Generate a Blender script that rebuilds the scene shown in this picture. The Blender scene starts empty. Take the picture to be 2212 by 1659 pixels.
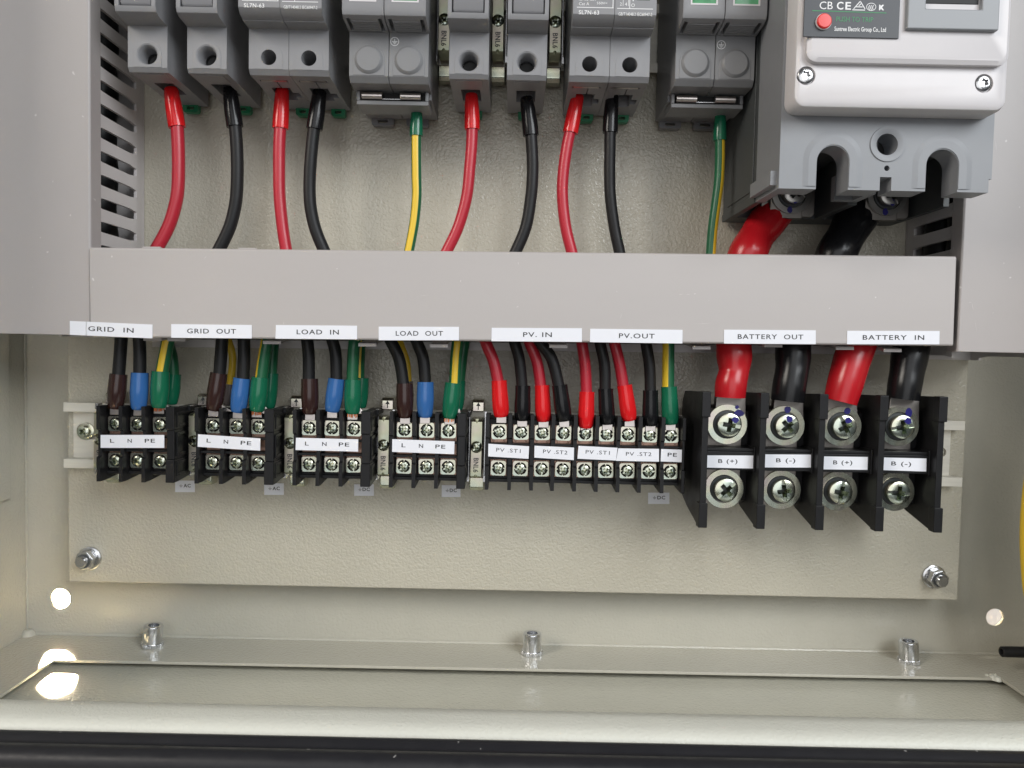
import bpy, bmesh, math, random
from mathutils import Vector, Matrix, geometry
random.seed(7)
S = 0.001                     # everything below is authored in millimetres: x right, d out of the plate towards the viewer, z up
sc = bpy.context.scene
col = sc.collection
R = math.radians

# ------------------------------------------------------------------ camera
CAM_D, PITCH, ROLL, FOC, CX, CY = 416.0, R(2.6), R(1.2), 1662.0, 1106.0, 829.5
AX = Vector((0, math.cos(PITCH), -math.sin(PITCH)))
U0 = Vector((0, math.sin(PITCH), math.cos(PITCH)))
R0 = Vector((1, 0, 0))
UP = U0 * math.cos(ROLL) - R0 * math.sin(ROLL)
RT = R0 * math.cos(ROLL) + U0 * math.sin(ROLL)
CPOS = AX * -CAM_D
cam = bpy.data.objects.new('camera', bpy.data.cameras.new('camera'))
col.objects.link(cam)
m = Matrix((RT, UP, -AX)).transposed().to_4x4()
m.translation = CPOS * S
cam.matrix_world = m
cam.data.sensor_width = 36
cam.data.lens = 36 * FOC / 2212
cam.data.clip_start = 0.01
cam.data.clip_end = 50
sc.camera = cam

# ------------------------------------------------------------------ light
sc.view_settings.view_transform = 'Standard'
sc.view_settings.look = 'None'
sc.view_settings.exposure = 0
sc.view_settings.gamma = 1
sc.render.engine = 'CYCLES'
sc.cycles.use_denoising = True
sc.cycles.max_bounces = 8
sc.cycles.sample_clamp_indirect = 30
w = bpy.data.worlds.new('World')
sc.world = w
w.use_nodes = True
bg = w.node_tree.nodes['Background']
bg.inputs[0].default_value = (0.86, 0.92, 1.0, 1)
bg.inputs[1].default_value = 0.05


def area(name, loc, target, sx, sy, power, color, shape='RECTANGLE'):
    l = bpy.data.lights.new(name, 'AREA')
    l.shape = shape
    l.size, l.size_y = sx * S, sy * S
    l.energy = power
    l.color = color
    o = bpy.data.objects.new(name, l)
    col.objects.link(o)
    p, t = Vector((loc[0], -loc[1], loc[2])), Vector((target[0], -target[1], target[2]))
    o.location = p * S
    o.rotation_euler = (t - p).to_track_quat('-Z', 'Y').to_euler()
    return o


area('window_light', (-1250, 1050, 860), (60, 20, 0), 650, 650, 16.5, (1.0, 0.93, 0.84))
area('right_fill_light', (900, 1250, 760), (60, 20, 0), 900, 800, 21.0, (0.93, 0.97, 1.0))  # added soft fill from the right, no actual doorway
area('front_light', (20, 1750, 190), (20, 20, 0), 1350, 1200, 8.0, (0.98, 0.985, 1.0))
area('light_behind_cabinet', (330, -75, 60), (300, -300, -120), 90, 90, 0.9, (1.0, 0.93, 0.86), 'DISK')  # added to brighten the wall behind the right hole


# ------------------------------------------------------------------ materials
def node(nt, t, **kw):
    n = nt.nodes.new(t)
    for k, v in kw.items():
        setattr(n, k, v)
    return n


def mat(name, rgb, rough=0.4, metal=0.0, bump=0.0, bscale=500, mott=0.0, mscale=60, spec=0.5, bdist=0.0003,
        streak=None, coat=0.0, rvar=0.0, detail=2.0, specks=0.0):
    mt = bpy.data.materials.new(name)
    mt.use_nodes = True
    nt = mt.node_tree
    b = nt.nodes['Principled BSDF']
    b.inputs['Base Color'].default_value = (*rgb, 1)
    b.inputs['Roughness'].default_value = rough
    b.inputs['Metallic'].default_value = metal
    b.inputs['Specular IOR Level'].default_value = spec
    b.inputs['Coat Weight'].default_value = coat
    b.inputs['Coat Roughness'].default_value = 0.15
    tc = node(nt, 'ShaderNodeTexCoord')
    vec = tc.outputs['Object']
    if streak:
        mp = node(nt, 'ShaderNodeMapping')
        mp.inputs['Scale'].default_value = streak
        nt.links.new(vec, mp.inputs['Vector'])
        vec = mp.outputs['Vector']
    if mott or rvar or specks:
        n = node(nt, 'ShaderNodeTexNoise')
        n.inputs['Scale'].default_value = mscale
        n.inputs['Detail'].default_value = 5
        n.inputs['Roughness'].default_value = 0.6
        nt.links.new(vec, n.inputs['Vector'])
        last = None
        if mott:
            mr = node(nt, 'ShaderNodeMapRange')
            mr.inputs['From Min'].default_value, mr.inputs['From Max'].default_value = 0.3, 0.7
            mr.inputs['To Min'].default_value, mr.inputs['To Max'].default_value = 1 - mott, 1 + mott
            nt.links.new(n.outputs['Fac'], mr.inputs['Value'])
            mx = node(nt, 'ShaderNodeMix', data_type='RGBA', blend_type='MULTIPLY')
            mx.inputs['Factor'].default_value = 1
            mx.inputs[6].default_value = (*rgb, 1)
            nt.links.new(mr.outputs['Result'], mx.inputs[7])
            last = mx.outputs[2]
        if specks:
            v = node(nt, 'ShaderNodeTexNoise')
            v.inputs['Scale'].default_value = 260
            v.inputs['Detail'].default_value = 1
            nt.links.new(tc.outputs['Object'], v.inputs['Vector'])
            m2 = node(nt, 'ShaderNodeMapRange')
            m2.inputs['From Min'].default_value, m2.inputs['From Max'].default_value = 0.77, 0.80
            m2.inputs['To Max'].default_value = specks
            nt.links.new(v.outputs['Fac'], m2.inputs['Value'])
            mx = node(nt, 'ShaderNodeMix', data_type='RGBA')
            nt.links.new(m2.outputs['Result'], mx.inputs['Factor'])
            if last:
                nt.links.new(last, mx.inputs[6])
            else:
                mx.inputs[6].default_value = (*rgb, 1)
            mx.inputs[7].default_value = (0.8, 0.78, 0.76, 1)
            last = mx.outputs[2]
        if last:
            nt.links.new(last, b.inputs['Base Color'])
        if rvar:
            mr = node(nt, 'ShaderNodeMapRange')
            mr.inputs['From Min'].default_value, mr.inputs['From Max'].default_value = 0.3, 0.7
            mr.inputs['To Min'].default_value, mr.inputs['To Max'].default_value = max(0.03, rough - rvar), rough + rvar
            nt.links.new(n.outputs['Fac'], mr.inputs['Value'])
            nt.links.new(mr.outputs['Result'], b.inputs['Roughness'])
    if bump:
        n = node(nt, 'ShaderNodeTexNoise')
        n.inputs['Scale'].default_value = bscale
        n.inputs['Detail'].default_value = detail
        n.inputs['Roughness'].default_value = 0.45
        n.inputs['Distortion'].default_value = 0.6
        nt.links.new(tc.outputs['Object'], n.inputs['Vector'])
        bp = node(nt, 'ShaderNodeBump')
        bp.inputs['Strength'].default_value = bump
        bp.inputs['Distance'].default_value = bdist
        nt.links.new(n.outputs['Fac'], bp.inputs['Height'])
        nt.links.new(bp.outputs['Normal'], b.inputs['Normal'])
    return mt


def zinc(name, rgb, rough, tint=0.12):
    mt = mat(name, rgb, rough, 1.0, rvar=0.04, mscale=250)
    nt = mt.node_tree
    b = nt.nodes['Principled BSDF']
    tc = node(nt, 'ShaderNodeTexCoord')
    n = node(nt, 'ShaderNodeTexNoise')
    n.inputs['Scale'].default_value = 70
    n.inputs['Detail'].default_value = 2
    nt.links.new(tc.outputs['Object'], n.inputs['Vector'])
    cr = node(nt, 'ShaderNodeValToRGB')
    e = cr.color_ramp.elements
    e[0].position, e[0].color = 0.30, (rgb[0], rgb[1] * (1 - tint), rgb[2] * (1 - tint * .6), 1)
    e[1].position, e[1].color = 0.70, (rgb[0] * (1 - tint * .9), rgb[1], rgb[2] * (1 - tint * .3), 1)
    x = e.new(0.5)
    x.color = (rgb[0], rgb[1], rgb[2] * (1 - tint), 1)
    nt.links.new(n.outputs['Fac'], cr.inputs['Fac'])
    nt.links.new(cr.outputs['Color'], b.inputs['Base Color'])
    return mt


M = {}
M['paint'] = mat('beige_powder_coat', (0.495, 0.478, 0.41), 0.13, bump=0.6, bscale=640, bdist=0.0005, mott=0.03, mscale=25, detail=1.0)
M['paint_plate'] = mat('beige_powder_coat_plate', (0.495, 0.465, 0.382), 0.20, bump=0.75, bscale=680, bdist=0.0006, mott=0.03, mscale=25, detail=1.0)
M['paint_floor'] = mat('beige_powder_coat_floor', (0.57, 0.56, 0.48), 0.2, bump=0.5, bscale=640, bdist=0.0006, mott=0.03, mscale=25, detail=1.0)
M['rim'] = mat('pale_powder_coat', (0.66, 0.66, 0.59), 0.5, bump=0.5, bscale=750, bdist=0.0005, mott=0.03, mscale=25, detail=1.0)
M['wallback'] = mat('wall_plaster', (0.70, 0.66, 0.62), 0.8, mott=0.08, mscale=120)
M['pvc'] = mat('grey_pvc', (0.455, 0.425, 0.413), 0.40, bump=0.06, bscale=700, mott=0.03, mscale=14, streak=(0.15, 1, 1), specks=0.55)
M['pvc_v'] = mat('grey_pvc_upright', (0.42, 0.39, 0.38), 0.40, bump=0.06, bscale=700, mott=0.03, mscale=14, specks=0.45)
M['pvc_base'] = mat('light_grey_pvc', (0.60, 0.57, 0.56), 0.32, bump=0.05, bscale=700, mott=0.02)
M['dev'] = mat('grey_moulded_plastic', (0.245, 0.245, 0.255), 0.42, bump=0.10, bscale=1800, bdist=0.0001, mott=0.03)
M['dev_spd'] = mat('dark_grey_moulded_plastic', (0.215, 0.216, 0.222), 0.45, bump=0.10, bscale=1800, bdist=0.0001, mott=0.03)
M['dev_lever'] = mat('grey_lever_plastic', (0.205, 0.205, 0.215), 0.5, bump=0.08, bscale=1800, bdist=0.0001)
M['mc_body'] = mat('blue_grey_plastic', (0.235, 0.243, 0.258), 0.45, bump=0.08, bscale=1800, bdist=0.0001, mott=0.03)
M['mc_cover'] = mat('off_white_plastic', (0.67, 0.645, 0.655), 0.42, bump=0.08, bscale=1800, bdist=0.0001, mott=0.015)
M['mc_base'] = mat('dark_slate_plastic', (0.060, 0.066, 0.068), 0.5, bump=0.1, bscale=1500, bdist=0.0001)
M['mc_frame'] = mat('mid_grey_plastic', (0.27, 0.28, 0.295), 0.45)
M['black'] = mat('black_plastic', (0.010, 0.010, 0.011), 0.40, spec=0.3, bump=0.12, bscale=1500, bdist=0.0001, rvar=0.06, mscale=90)
M['hole'] = mat('hole_shade_black', (0.006, 0.006, 0.006), 0.6)  # near-black paints in the shade inside gaps, slots and holes
M['rubber'] = mat('black_seal_rubber', (0.016, 0.016, 0.019), 0.45, spec=0.42, bump=0.2, bscale=260, bdist=0.0003, rvar=0.1, mscale=120, specks=0.3)
M['rail'] = mat('pale_aluminium', (0.74, 0.71, 0.63), 0.50, 0.25, mott=0.07, mscale=60, streak=(0.4, 6, 6))
M['zinc'] = zinc('zinc_plated_steel', (0.58, 0.58, 0.55), 0.24, .18)
M['zinc_y'] = zinc('yellow_zinc_steel', (0.54, 0.54, 0.45), 0.32)
M['steel'] = mat('stainless_steel', (0.58, 0.58, 0.585), 0.24, 1.0)
M['bright'] = mat('bright_zinc', (0.74, 0.75, 0.77), 0.22, 1.0)
M['dull'] = mat('darkened_tinned_plate', (0.27, 0.25, 0.23), 0.42, 1.0, mott=0.15, mscale=90)  # darkened to paint in dim reflections under the big breaker; lugs share it
M['tin'] = mat('tinned_copper', (0.62, 0.57, 0.54), 0.32, 1.0, mott=0.1, mscale=200)
M['copper'] = mat('copper', (0.42, 0.27, 0.21), 0.42, 1.0, mott=0.2, mscale=200)
M['strand'] = mat('bare_copper_strand', (0.75, 0.28, 0.12), 0.35, 1.0)
M['label'] = mat('white_label_tape', (0.80, 0.81, 0.86), 0.45, spec=0.3)
M['ink'] = mat('black_print', (0.02, 0.02, 0.022), 0.6)
M['ink_thin'] = mat('grey_print', (0.10, 0.10, 0.11), 0.6)
M['white_ink'] = mat('white_print', (0.80, 0.80, 0.80), 0.6)
M['green_ink'] = mat('green_print', (0.06, 0.28, 0.12), 0.6)
M['mark'] = mat('blue_marker_ink', (0.012, 0.008, 0.16), 0.35)
M['plate_dark'] = mat('charcoal_nameplate', (0.030, 0.033, 0.040), 0.45)
M['redbtn'] = mat('red_button', (0.72, 0.035, 0.03), 0.35)
M['greenclip'] = mat('green_clip', (0.010, 0.20, 0.085), 0.4)
M['window'] = mat('green_window', (0.10, 0.33, 0.16), 0.15, mott=0.25, mscale=160)
M['window_d'] = mat('dark_green_window', (0.01, 0.10, 0.04), 0.15)
M['red'] = mat('red_cable', (0.46, 0.018, 0.035), 0.34, bump=0.05, bscale=600, rvar=0.06)
M['redsleeve'] = mat('red_heat_shrink', (0.45, 0.010, 0.016), 0.27, bump=0.5, bscale=55, bdist=0.0025, detail=0)
M['blksleeve'] = mat('black_heat_shrink', (0.008, 0.008, 0.009), 0.27, spec=0.35, bump=0.5, bscale=55, bdist=0.0025, detail=0)
M['redboot'] = mat('red_vinyl_boot', (0.66, 0.012, 0.015), 0.18, bump=0.08, bscale=250, bdist=0.0004)
M['blk'] = mat('black_cable', (0.012, 0.012, 0.013), 0.45, spec=0.3, bump=0.06, bscale=500, rvar=0.06)
M['blkboot'] = mat('black_vinyl_boot', (0.008, 0.008, 0.009), 0.2, spec=0.32, bump=0.08, bscale=250, bdist=0.0004)
M['brownboot'] = mat('brown_vinyl_boot', (0.032, 0.014, 0.012), 0.2, bump=0.08, bscale=250, bdist=0.0004)
M['blueboot'] = mat('blue_vinyl_boot', (0.034, 0.125, 0.345), 0.2, bump=0.08, bscale=250, bdist=0.0004)
M['greenboot'] = mat('green_vinyl_boot', (0.008, 0.13, 0.065), 0.2, bump=0.08, bscale=250, bdist=0.0004)
M['greyboot'] = mat('grey_vinyl_boot', (0.14, 0.12, 0.12), 0.3)
M['grn'] = mat('green_insulation', (0.012, 0.12, 0.05), 0.34)
M['yel'] = mat('yellow_insulation', (0.78, 0.52, 0.03), 0.34)


# ------------------------------------------------------------------ mesh helpers (millimetres; y = -d)
def V(x, d, z):
    return Vector((x * S, -d * S, z * S))


class G:
    def __init__(self):
        self.bm = bmesh.new()

    def faces(self, pts, fs, mi=0):
        vs = [self.bm.verts.new(V(*p)) for p in pts]
        out = []
        for f in fs:
            try:
                q = self.bm.faces.new([vs[i] for i in f])
                q.material_index = mi
                out.append(q)
            except ValueError:
                pass
        return vs, out

    def box(self, x0, x1, d0, d1, z0, z1, mi=0):
        p = [(x, d, z) for x in (x0, x1) for d in (d0, d1) for z in (z0, z1)]
        self.faces(p, [(0, 1, 3, 2), (4, 6, 7, 5), (0, 4, 5, 1), (2, 3, 7, 6), (0, 2, 6, 4), (1, 5, 7, 3)], mi)
        return self

    def prism(self, poly, ax, a, b, mi=0):
        def c(u, v, t):
            return {'x': (t, u, v), 'd': (u, t, v), 'z': (u, v, t)}[ax]
        n = len(poly)
        p = [c(u, v, a) for u, v in poly] + [c(u, v, b) for u, v in poly]
        fs = [tuple(range(n)), tuple(range(n, 2 * n))] + [(i, (i + 1) % n, n + (i + 1) % n, n + i) for i in range(n)]
        self.faces(p, fs, mi)
        return self

    def holed(self, outer, holes, d0, d1, mi=0, ax='d'):
        loops = [outer] + holes
        tri = geometry.tessellate_polygon([[Vector((u, v, 0)) for u, v in l] for l in loops])
        flat = [q for l in loops for q in l]
        n = len(flat)

        def c(u, v, t):
            return {'x': (t, u, v), 'd': (u, t, v), 'z': (u, v, t)}[ax]
        p = [c(u, v, d0) for u, v in flat] + [c(u, v, d1) for u, v in flat]
        fs = [tuple(t) for t in tri] + [tuple(n + i for i in t) for t in tri]
        k = 0
        for l in loops:
            q = len(l)
            fs += [(k + i, k + (i + 1) % q, n + k + (i + 1) % q, n + k + i) for i in range(q)]
            k += q
        vs, out = self.faces(p, fs, mi)
        bmesh.ops.dissolve_limit(self.bm, angle_limit=0.01, verts=vs, edges=list({e for f in out if f.is_valid for e in f.edges}))
        return self

    def lathe(self, cx, cz, prof, n=24, ax='d', off=0, mi=0, closed=True):
        """prof: (radius, height) pairs along the axis; ax 'd' -> centre (cx, cz); 'z' -> centre (x=cx, d=cz); 'x' -> (d=cx, z=cz)"""
        p, rings = [], []
        for r, h in prof:
            if r < 1e-6:
                rings.append([len(p)])
                p.append((0, 0, h))
            else:
                rings.append(list(range(len(p), len(p) + n)))
                p += [(r * math.cos(2 * math.pi * i / n), r * math.sin(2 * math.pi * i / n), h) for i in range(n)]

        def c(a, b, h):
            h += off
            return {'d': (cx + a, h, cz + b), 'z': (cx + a, cz + b, h), 'x': (h, cx + a, cz + b)}[ax]
        fs = []
        for a, b in zip(rings, rings[1:]):
            if len(a) == 1 and len(b) == 1:
                continue
            if len(a) == 1:
                fs += [(a[0], b[i], b[(i + 1) % n]) for i in range(n)]
            elif len(b) == 1:
                fs += [(b[0], a[i], a[(i + 1) % n]) for i in range(n)]
            else:
                fs += [(a[i], a[(i + 1) % n], b[(i + 1) % n], b[i]) for i in range(n)]
        if closed:
            for rg in (rings[0], rings[-1]):
                if len(rg) > 1:
                    fs.append(tuple(rg))
        self.faces([c(*q) for q in p], fs, mi)
        return self

    def cyl(self, cx, cz, r, a, b, n=24, ax='d', mi=0):
        return self.lathe(cx, cz, [(r, a), (r, b)], n, ax, 0, mi)

    def tube(self, pts, rads, n=16, stripe=None, flat=1.0, caps=True):
        """pts in (x, d, z); stripe=(from,to) degrees round the tube gets material 1 (0 = right, 90 = towards the viewer)"""
        pts = [Vector(p) for p in pts]
        rings = []
        last = None
        for i, p in enumerate(pts):
            t = (pts[min(i + 1, len(pts) - 1)] - pts[max(i - 1, 0)]).normalized()
            side = Vector((0, 1, 0)).cross(t)
            if side.length < 1e-4:
                side = Vector((1, 0, 0))
            side.normalize()
            if (side.dot(last) if last else (side.x if abs(side.x) > 1e-3 else side.z)) < 0:
                side = -side
            last = side
            f = t.cross(side)
            if f.y < 0:
                f = -f
            rings.append([p + side * (rads[i] * math.cos(2 * math.pi * k / n)) + f * (flat * rads[i] * math.sin(2 * math.pi * k / n)) for k in range(n)])
        p = [tuple(q) for rg in rings for q in rg]
        fs = []
        mis = []
        for i in range(len(rings) - 1):
            for k in range(n):
                fs.append((i * n + k, i * n + (k + 1) % n, (i + 1) * n + (k + 1) % n, (i + 1) * n + k))
                a = (360 * (k + .5) / n)
                mis.append(1 if stripe and stripe[0] <= a <= stripe[1] else 0)
        vs, out = self.faces(p, fs)
        for q, mi in zip(out, mis):
            q.material_index = mi
        if caps:
            for rg in (vs[:n], vs[-n:]):
                self.bm.faces.new(rg)
        return self

    def add_mesh(self, me, mi=None):
        self.bm.from_mesh(me)
        return self


def finish(me, mats, angle):
    for mm in (mats if isinstance(mats, (list, tuple)) else [mats]):
        me.materials.append(M[mm])
    if angle:
        me.shade_smooth()
        me.set_sharp_from_angle(angle=R(angle))


def tomesh(name, g):
    bmesh.ops.recalc_face_normals(g.bm, faces=g.bm.faces)
    me = bpy.data.meshes.new(name)
    g.bm.to_mesh(me)
    g.bm.free()
    return me


def obj(name, g, mats, parent=None, bevel=0, loc=None, angle=35, seg=2):
    me = g if isinstance(g, bpy.types.Mesh) else tomesh(name, g)
    if not me.materials:
        finish(me, mats, angle)
    o = bpy.data.objects.new(name, me)
    col.objects.link(o)
    if parent:
        o.parent = parent
    if loc:
        o.location = V(*loc)
    if bevel:
        b = o.modifiers.new('bevel', 'BEVEL')
        b.width = bevel * S
        b.segments = seg
        b.limit_method = 'ANGLE'
        b.angle_limit = R(40)
        b.harden_normals = True
        b.use_clamp_overlap = True
    return o


def carve(name, g, cutters):
    """solid minus cutters, as a plain mesh"""
    a = bpy.data.objects.new('a', tomesh(name, g))
    col.objects.link(a)
    tmp = [a]
    for c in cutters:
        b = bpy.data.objects.new('b', tomesh('cut', c))
        col.objects.link(b)
        md = a.modifiers.new('cut', 'BOOLEAN')
        md.operation = 'DIFFERENCE'
        md.solver = 'EXACT'
        md.object = b
        tmp.append(b)
    dg = bpy.context.evaluated_depsgraph_get()
    me = bpy.data.meshes.new_from_object(a.evaluated_get(dg))
    me.name = name
    for t in tmp:
        d = t.data
        bpy.data.objects.remove(t)
        bpy.data.meshes.remove(d)
    return me


def tag(o, label, cat, group=None, kind=None):
    if label:
        o['label'] = label
    if cat:
        o['category'] = cat
    if group:
        o['group'] = group
    if kind:
        o['kind'] = kind
    return o


def empty(name, loc, label, cat, group=None, rot=0):
    o = bpy.data.objects.new(name, None)
    o.empty_display_size = 0.005
    col.objects.link(o)
    o.location = V(*loc)
    o.rotation_euler = (0, R(rot), 0)
    return tag(o, label, cat, group)


def kids(o, pool):
    return [c for c in pool if c.parent == o]


def dup(root, loc, label, group=None, rot=0):
    pool = list(col.objects)

    def rec(o, par):
        c = o.copy()
        col.objects.link(c)
        if par:
            c.parent = par
        for k in kids(o, pool):
            rec(k, c)
        return c
    r = rec(root, None)
    r.location = V(*loc)
    r.rotation_euler = (0, R(rot), 0)
    r['label'] = label
    if group:
        r['group'] = group
    return r


def at(px, py, d):
    """point seen at (px, py) of the 2212-wide photograph on the plane d in front of the plate, in millimetres"""
    v = AX + RT * ((px - CX) / FOC) - UP * ((py - CY) / FOC)
    t = (-d - CPOS.y) / v.y
    q = CPOS + v * t
    return (q.x, d, q.z)


def spline(pts, k=6):
    """Catmull-Rom through rows of numbers"""
    out = []
    n = len(pts)
    for i in range(n - 1):
        p0, p1, p2, p3 = pts[max(i - 1, 0)], pts[i], pts[i + 1], pts[min(i + 2, n - 1)]
        for j in range(k):
            t = j / k
            out.append(tuple(0.5 * (2 * b + (c - a) * t + (2 * a - 5 * b + 4 * c - e) * t * t + (3 * b - a - 3 * c + e) * t ** 3)
                             for a, b, c, e in zip(p0, p1, p2, p3)))
    out.append(tuple(pts[-1]))
    return out


def rrect(x0, x1, z0, z1, r, n=5):
    out = []
    for cx, cz, a in ((x1 - r, z1 - r, 0), (x0 + r, z1 - r, 90), (x0 + r, z0 + r, 180), (x1 - r, z0 + r, 270)):
        out += [(cx + r * math.cos(R(a + 90 * i / n)), cz + r * math.sin(R(a + 90 * i / n))) for i in range(n + 1)]
    return out


def circ(cx, cz, r, n=24):
    return [(cx + r * math.cos(2 * math.pi * i / n), cz + r * math.sin(2 * math.pi * i / n)) for i in range(n)]


def arch(cx, cz, r, z0, n=14):
    return [(cx + r * math.cos(R(180 * i / n)), cz + r * math.sin(R(180 * i / n))) for i in range(n + 1)] + [(cx - r, z0), (cx + r, z0)]


_tx = {}


def text(g, s, x0, x1, zc, h, d, vertical=False, space=1.0, t=0.06, bold=0.0, mi=0):
    """flat lettering: x0..x1 wide, cap height h, centred on zc, standing t proud of d"""
    key = (s, space, bold)
    if key not in _tx:
        c = bpy.data.curves.new('t', 'FONT')
        c.body = s
        c.size = 1
        c.space_character = space
        c.offset = bold
        c.resolution_u = 3
        o = bpy.data.objects.new('t', c)
        col.objects.link(o)
        dg = bpy.context.evaluated_depsgraph_get()
        me = bpy.data.meshes.new_from_object(o.evaluated_get(dg))
        vv = [tuple(v.co) for v in me.vertices]
        ff = [tuple(p.vertices) for p in me.polygons]
        bpy.data.objects.remove(o)
        bpy.data.curves.remove(c)
        bpy.data.meshes.remove(me)
        _tx[key] = (vv, ff)
    vv, ff = _tx[key]
    xa, xb = min(v[0] for v in vv), max(v[0] for v in vv)
    cap = 0.73
    kx, kz = (x1 - x0) / max(xb - xa, 1e-6), h / cap
    if vertical:                      # reads downwards: x0..x1 is then the run along -z, zc the centre in x
        p = [(zc + (v[1] - cap / 2) * kz, d + t, x0 - (v[0] - xa) * (x0 - x1) / (xb - xa)) for v in vv]
    else:
        p = [(x0 + (v[0] - xa) * kx, d + t, zc + (v[1] - cap / 2) * kz) for v in vv]
    vs, fs = g.faces(p, ff, mi)
    return g


def part_text(name, g, m_, parent):
    ex = bmesh.ops.extrude_face_region(g.bm, geom=list(g.bm.faces))
    bmesh.ops.translate(g.bm, verts=[v for v in ex['geom'] if isinstance(v, bmesh.types.BMVert)], vec=(0, 0.00005, 0))
    return obj(name, g, m_, parent, angle=0)


# ------------------------------------------------------------------ the room behind
g = G()
g.box(-900, 900, -306, -300, -600, 600)
o = tag(obj('wall', g, 'wallback'), 'pale wall seen through the small round hole at lower right', 'wall', kind='structure')

lm = bpy.data.materials.new('beam_emission')
lm.use_nodes = True
lb = lm.node_tree.nodes['Principled BSDF']
lb.inputs['Emission Color'].default_value = (1.0, 0.80, 0.50, 1)
lb.inputs['Emission Strength'].default_value = 190000  # strong emission stands in for the sun
M['beam_sphere'] = lm
lm = lm.copy()
lm.name = 'disc_emission'
lm.node_tree.nodes['Principled BSDF'].inputs['Emission Strength'].default_value = 9
lm.node_tree.nodes['Principled BSDF'].inputs['Emission Color'].default_value = (1.0, 0.86, 0.62, 1)
M['glow'] = lm
emitter = empty('sunlight_stand_in', (-292, -190, -110), 'added sunlight-like lamp glaring through the round hole at lower left', 'emitter')  # made-up emitters standing in for sunlight behind the cabinet
obj('beam_sphere', G().lathe(0, 0, [(0, 15), (8, 12.6), (13, 7.4), (15, 0), (13, -7.4), (8, -12.6), (0, -15)], 24), 'beam_sphere', emitter, loc=(-50, 8, 72))
obj('glow_disc', G().lathe(0, 0, [(0, -4), (60, -3), (110, 2), (110, 0), (60, -5), (0, -6)], 32), 'glow', emitter, loc=(-60, 0, -40))  # added glowing disc, makes the hole look white-hot

obj('added_light_block', G().box(-32, -30.5, -110, 26, -80, 150), 'wallback', emitter)  # added plate that keeps the beam off the wall at right

# ------------------------------------------------------------------ the enclosure
FZ = -150.6
enc = empty('steel_enclosure', (12, -20, FZ), 'open beige powder coated steel cabinet holding all the wiring', 'enclosure')
OX = 12


def eo(g_):                            # geometry authored in plate coordinates, stored relative to the enclosure's origin
    bmesh.ops.translate(g_.bm, verts=g_.bm.verts, vec=-V(OX, -20, FZ))
    return g_


g = G()
g.holed([(-276.5, FZ - 12), (300.5, FZ - 12), (300.5, 420), (-276.5, 420)], [circ(-256.8, -129.7, 5.7, 28), circ(280, -129.1, 5.0, 28)], -21.5, -20)
obj('back_wall', eo(g), 'paint', enc, angle=0)
for x0, x1 in ((-278, -276), (300, 302)):
    g = G()
    g.box(x0, x1, -21, 133, FZ - 12, 420)
    obj('side_wall', eo(g), 'paint', enc, angle=0)
g = G()
g.box(-275.9, -273.6, -3, 110, -69, 400)
obj('side_plate', eo(g), 'paint', enc, bevel=.4)
# gland opening: the floor is a flange round it
g = G()
g.holed([(-275.95, -19.95), (299.95, -19.95), (299.95, 116), (-275.95, 116)], [[(-240, 15), (263.5, 13.2), (263.5, 108), (-240, 108)]], FZ - 1.6, FZ, ax='z')
obj('floor_flange', eo(g), 'paint', enc, bevel=.35)
g = G()
nx = 24
P0 = [(-275.9 + 575.8 * i / nx) for i in range(nx + 1)]
sag = [FZ - 4.3 - 0.9 * math.sin(math.pi * i / nx) + random.uniform(-.12, .12) for i in range(nx + 1)]
for i in range(nx):
    g.faces([(P0[i], -19.9, sag[i]), (P0[i + 1], -19.9, sag[i + 1]), (P0[i + 1], 115, sag[i + 1]), (P0[i], 115, sag[i]),
             (P0[i], -19.9, sag[i] - 1.5), (P0[i + 1], -19.9, sag[i + 1] - 1.5), (P0[i + 1], 115, sag[i + 1] - 1.5), (P0[i], 115, sag[i] - 1.5)],
            [(0, 1, 2, 3), (7, 6, 5, 4), (0, 4, 5, 1), (3, 2, 6, 7)])
bmesh.ops.remove_doubles(g.bm, verts=g.bm.verts, dist=1e-6)
obj('gland_plate', eo(g), 'paint_floor', enc)
# weld beads where floor meets back wall and left wall
g = G()
n = 150
pts = [(-275 + 574 * i / n, -19.8 + random.uniform(-.03, .03), FZ + .15 + random.uniform(-.03, .03)) for i in range(n + 1)]
g.tube(pts, [random.uniform(1.05, 1.12) for _ in pts], 8)
pts = [(-275.5 + random.uniform(-.1, .2), -19.4, FZ + 2 + 4.0 * i) for i in range(60)]
g.tube(pts, [random.uniform(.5, .8) for _ in pts], 6)
g.lathe(-274, -18, [(0, 3.6), (2.2, 3.2), (3.4, 1.6), (4, 0)], 12, 'z', FZ)
obj('weld_seam', eo(g), 'paint', enc)
g = G()
for i in range(7):
    x, d_ = 262 + random.uniform(-6, 4), 12.5 + random.uniform(-2.5, 1.5)
    g.lathe(x, d_, [(random.uniform(1.2, 2.2), -1.4), (random.uniform(1, 2), random.uniform(.3, .9)), (0, random.uniform(.8, 1.8))], 7, 'z', FZ)
obj('sealant_blob', eo(g), 'rim', enc)
# front rim: inner upstand, narrow ledge, rounded nose
LZ = -124.0
prof = [(116.2, FZ), (116.2, LZ - .5), (116.8, LZ), (122, LZ + .15), (127.5, LZ - .05), (130, LZ - .6), (131.8, LZ - 1.5), (133, LZ - 2.8), (133.4, LZ - 4.4), (133.4, LZ - 12),
        (132, LZ - 12), (131.9, LZ - 4.6), (131, LZ - 3), (129, LZ - 2), (118.5, LZ - 1.4), (117.6, LZ - 2), (117.6, FZ)]
g = G()
g.prism(prof, 'x', -275.5, 299.5)
obj('front_rim', eo(g), 'rim', enc, angle=40)
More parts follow.
